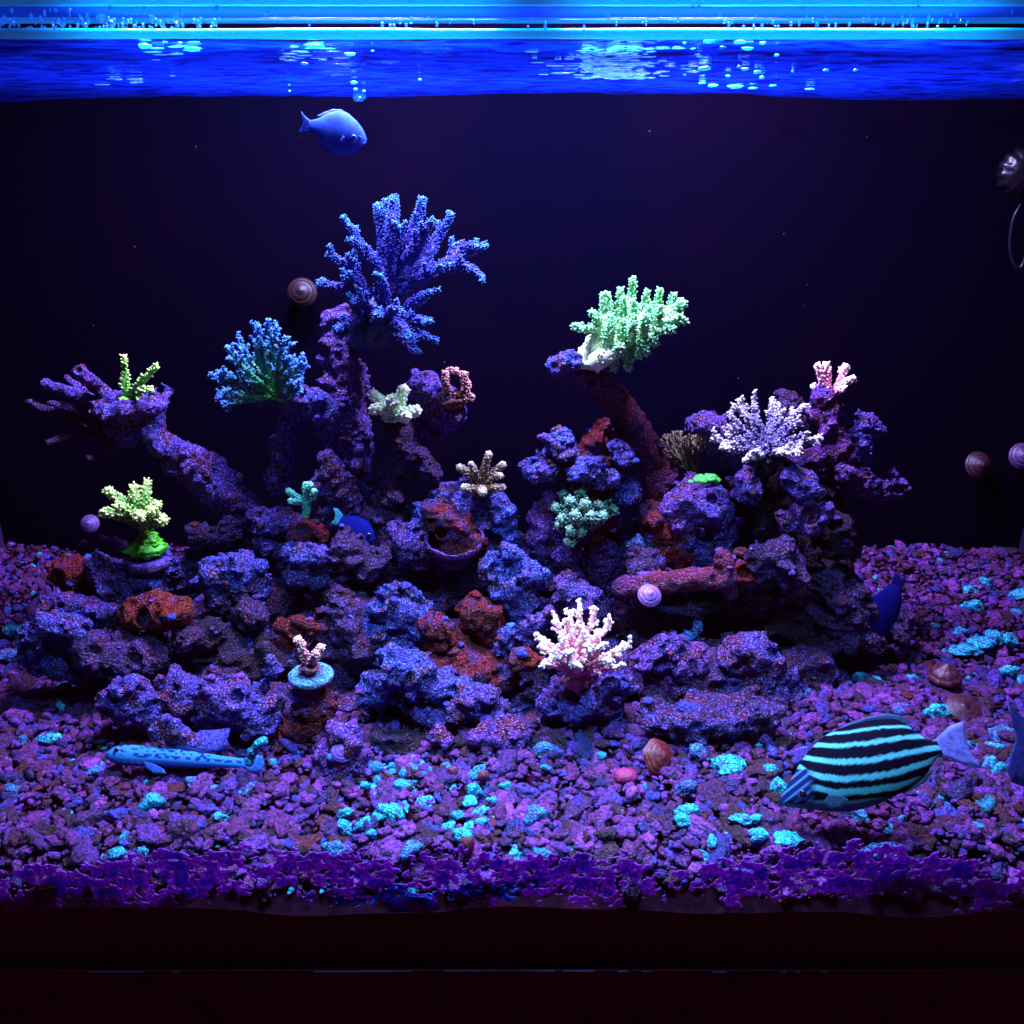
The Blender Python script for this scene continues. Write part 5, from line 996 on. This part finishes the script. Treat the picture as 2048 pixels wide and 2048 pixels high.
# striped fish
NO, TA = (1557, 1607), (1880, 1496)
f = Fish('striped_fish', 'black and pale blue striped fish swimming low at right, head down left', NO, TA, .040, .0)
ux, uy = (TA[0] - NO[0]) / f.Lpx, (TA[1] - NO[1]) / f.Lpx
cy = [([420, 600, 760, 950, 1100, 1250], [330, 308, 292, 266, 262, 275]), ([420, 500, 650, 850, 1050, 1250], [372, 386, 398, 379, 345, 325]), ([380, 420, 560, 700, 850, 1000, 1150, 1320], [465, 480, 503, 512, 499, 470, 437, 410]),
      ([360, 420, 500, 650, 850, 1000, 1200, 1330], [535, 580, 610, 633, 610, 588, 525, 475]), ([480, 600, 800, 1000, 1200, 1300], [690, 725, 708, 680, 620, 570])]
hw = [9, 15, 18, 20, 21]
CY = np.array((.075, .35, .38)); DK = np.array((.0016, .0012, .006))
def stripe(x, z):
    px = NO[0] + x * ux + z * uy; py = NO[1] + x * uy - z * ux          # back to photo pixels
    cx, c_y = (px - 1500) * 3.526, (py - 1380) * 3.526
    wob = 4 * noise(np.stack([cx * .03, c_y * .03, cx * 0], -1)); k = np.zeros(len(cx))
    for (a, b), w_ in zip(cy, hw):
        d = np.abs(c_y + wob - np.interp(cx, a, b)); fade = np.interp(cx, [a[0] - 60, a[0], a[-1], a[-1] + 60], [0, 1, 1, .7]); k = np.maximum(k, np.clip((w_ - d) / 7 + .5, 0, 1) * fade)
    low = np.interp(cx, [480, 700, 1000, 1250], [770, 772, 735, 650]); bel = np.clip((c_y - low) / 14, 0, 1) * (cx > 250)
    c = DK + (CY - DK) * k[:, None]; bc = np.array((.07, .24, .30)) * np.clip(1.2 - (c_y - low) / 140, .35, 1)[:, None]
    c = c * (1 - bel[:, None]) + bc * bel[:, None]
    hd = np.clip((470 - cx) / 60, 0, 1) * (c_y > 560)                    # face: blue lines on dark
    l = np.clip(np.sin((c_y + .75 * cx) * .105), 0, 1) ** 2 * np.clip((470 - cx) / 60, 0, 1)
    fc = np.array((.008, .010, .05)) + np.array((.03, .16, .34)) * l[:, None]; fc = np.where((c_y > 800)[:, None], np.array((.07, .20, .20)), fc)
    return c * (1 - hd[:, None]) + fc * hd[:, None]
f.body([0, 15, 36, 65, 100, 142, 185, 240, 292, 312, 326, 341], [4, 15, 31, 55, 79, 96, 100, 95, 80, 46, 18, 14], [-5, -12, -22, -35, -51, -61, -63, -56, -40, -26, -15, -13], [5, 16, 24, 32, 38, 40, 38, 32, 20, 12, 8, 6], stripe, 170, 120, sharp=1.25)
f.fin('tail_fin', [(330, 14), (352, 24), (378, 34), (408, 34), (398, 12), (392, -8), (392, -32), (398, -62), (372, -48), (352, -28), (330, -14)], 0, (.16, .16, .50), 'fin', rays=40)
f.fin('pectoral_fin', [(82, -26), (100, -14), (122, -22), (132, -36), (112, -44), (90, -38)], f.side * 36, (.03, .10, .16), 'clearfin', rays=20, thick=.8)
f.fin('dorsal_fin', [(150, 92), (190, 104), (235, 103), (275, 97), (300, 84), (312, 62), (300, 66), (280, 80), (230, 92), (180, 95)], 0, (.02, .05, .12), 'fin', rays=70)
f.fin('anal_fin', [(215, -56), (250, -58), (285, -52), (312, -36), (300, -30), (270, -42), (240, -50)], 0, (.03, .10, .18), 'fin', rays=60)
f.fin('pelvic_fin', [(105, -52), (128, -66), (150, -84), (136, -62)], f.side * 10, (.02, .06, .12), 'fin')
f.eye(54, 2, 23, 14, (.012, .04, .14), .62)
# blue chromis
f = Fish('damselfish', 'plain bright blue fish swimming near the water surface', (733, 280), (618, 252), .30)
def cb(x, z):
    n_ = noise(np.stack([x * .09, z * .09, x * 0], -1)); c = np.array((.030, .085, .46))[None] * (1 + .25 * n_)[:, None]
    hi = np.clip((z - np.interp(x, [0, 30, 60, 118], [10, 34, 40, 14])) / 5, 0, 1)[:, None]; return c * (1 - hi) + np.array((.05, .12, .62)) * hi
f.body([0, 10, 25, 45, 65, 85, 102, 118], [4, 18, 31, 41, 42, 33, 18, 11], [-6, -18, -32, -40, -38, -28, -15, -9], [4, 9, 13, 15, 14, 10, 6, 3], cb)
f.fin('tail_fin', [(115, 10), (128, 16), (138, 24), (133, 8), (131, 0), (134, -8), (137, -16), (128, -12), (115, -8)], 0, (.02, .08, .45), 'fin', rays=20)
f.fin('pectoral_fin', [(42, -4), (46, -3), (50, -14), (47, -15)], f.side * 15.5, (.06, .16, .70), 'fin', rays=14)
f.fin('dorsal_fin', [(28, 31), (42, 40), (60, 45), (76, 42), (95, 31), (106, 22), (90, 26), (60, 38), (40, 36)], 0, (.09, .17, .62), 'fin', rays=40)
f.fin('anal_fin', [(52, -38), (70, -42), (88, -36), (100, -22), (84, -26), (66, -36)], 0, (.07, .14, .58), 'fin', rays=30)
f.fin('mouth_line', [(-1, -4), (5, -7), (9, -9), (8, -10), (3, -9), (-1, -6)], f.side * 7, (.06, .18, .7), 'fin')
f.fin('brow_line', [(2, 2), (10, 5), (18, 4), (18, 3), (10, 3.5), (2, .5)], f.side * 10, (.05, .20, .7), 'fin')
f.eye(24, 0, 13.0, 4.6, (.03, .10, .55), .72)
# spotted goby-like fish on the gravel
g = G(360, 1540, .008); f = Fish('spotted_fish', 'slender pale blue spotted fish resting on the gravel at left', (212, 1508), (492, 1526), g[1])
def cg(x, z):
    c = np.repeat(np.array((.030, .19, .50))[None], len(x), 0); lo = np.clip((-z - 6) / 6, 0, 1)[:, None]; c = c * (1 - lo) + np.array((.05, .14, .46)) * lo
    pt = np.stack([x * .14, z * .3, x * 0 + 3], -1); sp = (noise(pt) > .34) & (z > -3)
    row = (np.abs(z - np.interp(x, [0, 280], [4, 1])) < 2.6) & (np.sin(x * .31) > .1) & (x > 50); c[sp | row] = (.012, .03, .14)
    ln = np.exp(-((z + 13) / 1.6) ** 2) * (np.sin(x * .45) > -.3) * (x > 16) * (x < 90); c = c * (1 - ln[:, None]) + np.array((.12, .42, .62)) * ln[:, None]
    st = np.exp(-((z + 8) / 1.5) ** 2) * (x > 90); return c * (1 - .6 * st[:, None]) + np.array((.02, .05, .30)) * .6 * st[:, None]
f.body([0, 10, 24, 45, 80, 120, 170, 220, 260, 283], [4, 13, 19, 21, 21, 19, 16, 12, 9, 9], [-8, -14, -18, -20, -20, -18, -16, -13, -11, -11], [6, 12, 16, 18, 18, 17, 14, 10, 7, 4], cg, 160, 60)
f.fin('tail_fin', [(276, 10), (296, 17), (312, 16), (318, 0), (312, -16), (296, -19), (276, -12)], 0, (.04, .16, .50), 'fin', rays=24)
f.fin('dorsal_fin', [(110, 21), (125, 29), (150, 27), (175, 22), (205, 15), (190, 14), (150, 18)], 0, (.03, .10, .40), 'clearfin', rays=30)
f.fin('pectoral_fin', [(82, -10), (100, -12), (125, -22), (130, -30), (108, -31), (88, -22)], f.side * 17, (.04, .14, .50), 'fin', rays=26)
f.eye(25, 9, 14, 6.2, (.03, .08, .25), .6)
# clownfish in the cave
f = Fish('clownfish', 'black fish with pale blue bars hiding in the cave mouth', (834, 1404), (712, 1438), .185)
def cc_(x, z):
    b = ((np.abs(x - 27 - 5 * np.sin(z * .07)) < 6.5) | (np.abs(x - 70) < 3.2) | (np.abs(x - 112) < 3.6)); c = np.repeat(np.array((.004, .003, .006))[None], len(x), 0); c[b] = (.10, .42, .62); return c
f.body([0, 10, 25, 50, 80, 105, 122], [3, 14, 25, 30, 25, 13, 10], [-4, -14, -23, -28, -23, -12, -10], [4, 9, 13, 14, 11, 6, 3], cc_, 120, 50)
f.fin('tail_fin', [(120, 9), (134, 13), (142, 5), (142, -6), (133, -13), (120, -9)], 0, (.006, .005, .012), 'fin', rays=20)
f.eye(13, 5, 10, 4.5, (.02, .02, .04), .6)
# dark blue fish, right
f = Fish('blue_damselfish', 'dark navy blue fish hovering head down over the right gravel', (1738, 1280), (1794, 1172), .26)
cn = lambda x, z: np.repeat(np.array((.004, .003, .085))[None], len(x), 0)
f.body([0, 12, 35, 65, 95, 115, 122], [4, 20, 30, 32, 24, 13, 10], [-4, -16, -25, -28, -22, -12, -9], [4, 10, 15, 15, 11, 6, 3], cn)
f.fin('tail_fin', [(119, 9), (132, 14), (146, 13), (140, 2), (142, -8), (130, -11), (119, -8)], 0, (.006, .004, .12), 'fin', rays=18)
f.eye(20, 6, 11, 5, (.01, .01, .06), .6)
# navy tang behind the hole rock
f = Fish('navy_tang', 'dark navy fish with pale cyan tail tip tucked behind the reef rocks', (748, 1082), (682, 1042), .285)
f.body([0, 12, 30, 55, 75, 80], [4, 18, 28, 26, 12, 10], [-4, -18, -28, -28, -12, -10], [4, 9, 13, 12, 6, 3], lambda x, z: np.repeat(np.array((.006, .010, .16))[None], len(x), 0))
f.fin('tail_fin', [(76, 10), (84, 14), (95, 18), (104, 15), (94, 6), (90, -4), (92, -16), (84, -13), (76, -10)], 0, (.08, .55, .62), 'fin', rays=18)
f.eye(16, 5, 10, 5, (.01, .02, .08), .6)
# fish leaving at the right edge
f = Fish('blue_fish', 'dark blue fish leaving the picture at the right edge, tail fin in view', (2320, 1490), (2080, 1490), .06)
f.body([0, 20, 60, 120, 190, 225, 240], [4, 26, 55, 62, 40, 18, 14], [-4, -26, -52, -60, -40, -18, -14], [5, 14, 26, 28, 16, 8, 4], lambda x, z: np.repeat(np.array((.012, .016, .14))[None], len(x), 0))
f.fin('tail_fin', [(236, 14), (262, 50), (296, 86), (288, 58), (284, 30), (288, 8), (302, -20), (312, -50), (306, -72), (278, -82), (256, -60), (236, -14)], 0, (.022, .028, .17), 'fin', rays=46, thick=1.2)
f.eye(30, 8, 16, 8, (.02, .03, .1), .6)

# ------------------------------------------------------------------ circulation pump at the right edge
pt = P(2042, 345, .49); s = S(345, .49); th = thing('circulation_pump', 'dim round circulation pump with hanging cable at the right edge', 'pump', pt)
mb = MB(); v, t = ICO[4]; gr = 1 + .05 * np.sign(np.sin(np.arctan2(v[:, 2], v[:, 0]) * 14)); mb.add(v * gr[:, None] * np.array([46, 30, 46]) * s, t=t, c=(.003, .002, .005)); obj('cage', mb.mesh('cage'), MATS['plainwet'], th)
mb = MB(); c = spline([P(2050, 395, .50) - pt, P(2026, 440, .50) - pt, P(2020, 500, .50) - pt, P(2034, 536, .50) - pt, P(2050, 515, .50) - pt, P(2062, 420, .50) - pt], 60); tube(mb, c, np.full(60, 3.2 * s), 0, 1, 8, .03); mb.c = [np.broadcast_to((.008, .005, .012), (len(x), 3)) for x in mb.v]; obj('cable', mb.mesh('cable'), MATS['plainwet'], th)
# drifting specks
mb = MB(); v, t = ICO[1]
for k in range(24):
    p = P(rng.uniform(60, 1990), rng.uniform(210, 1000), rng.uniform(.1, .5)); mb.add(p + v * np.array([1, 1, rng.uniform(.6, 2)]) * rng.uniform(.0002, .0005), t=t, c=(.04, .04, .07))
o = obj('drifting_specks', mb.mesh('drifting_specks'), MATS['plainwet']); o['kind'] = 'stuff'; o['label'] = 'tiny pale specks drifting in the open water'; o['category'] = 'specks'
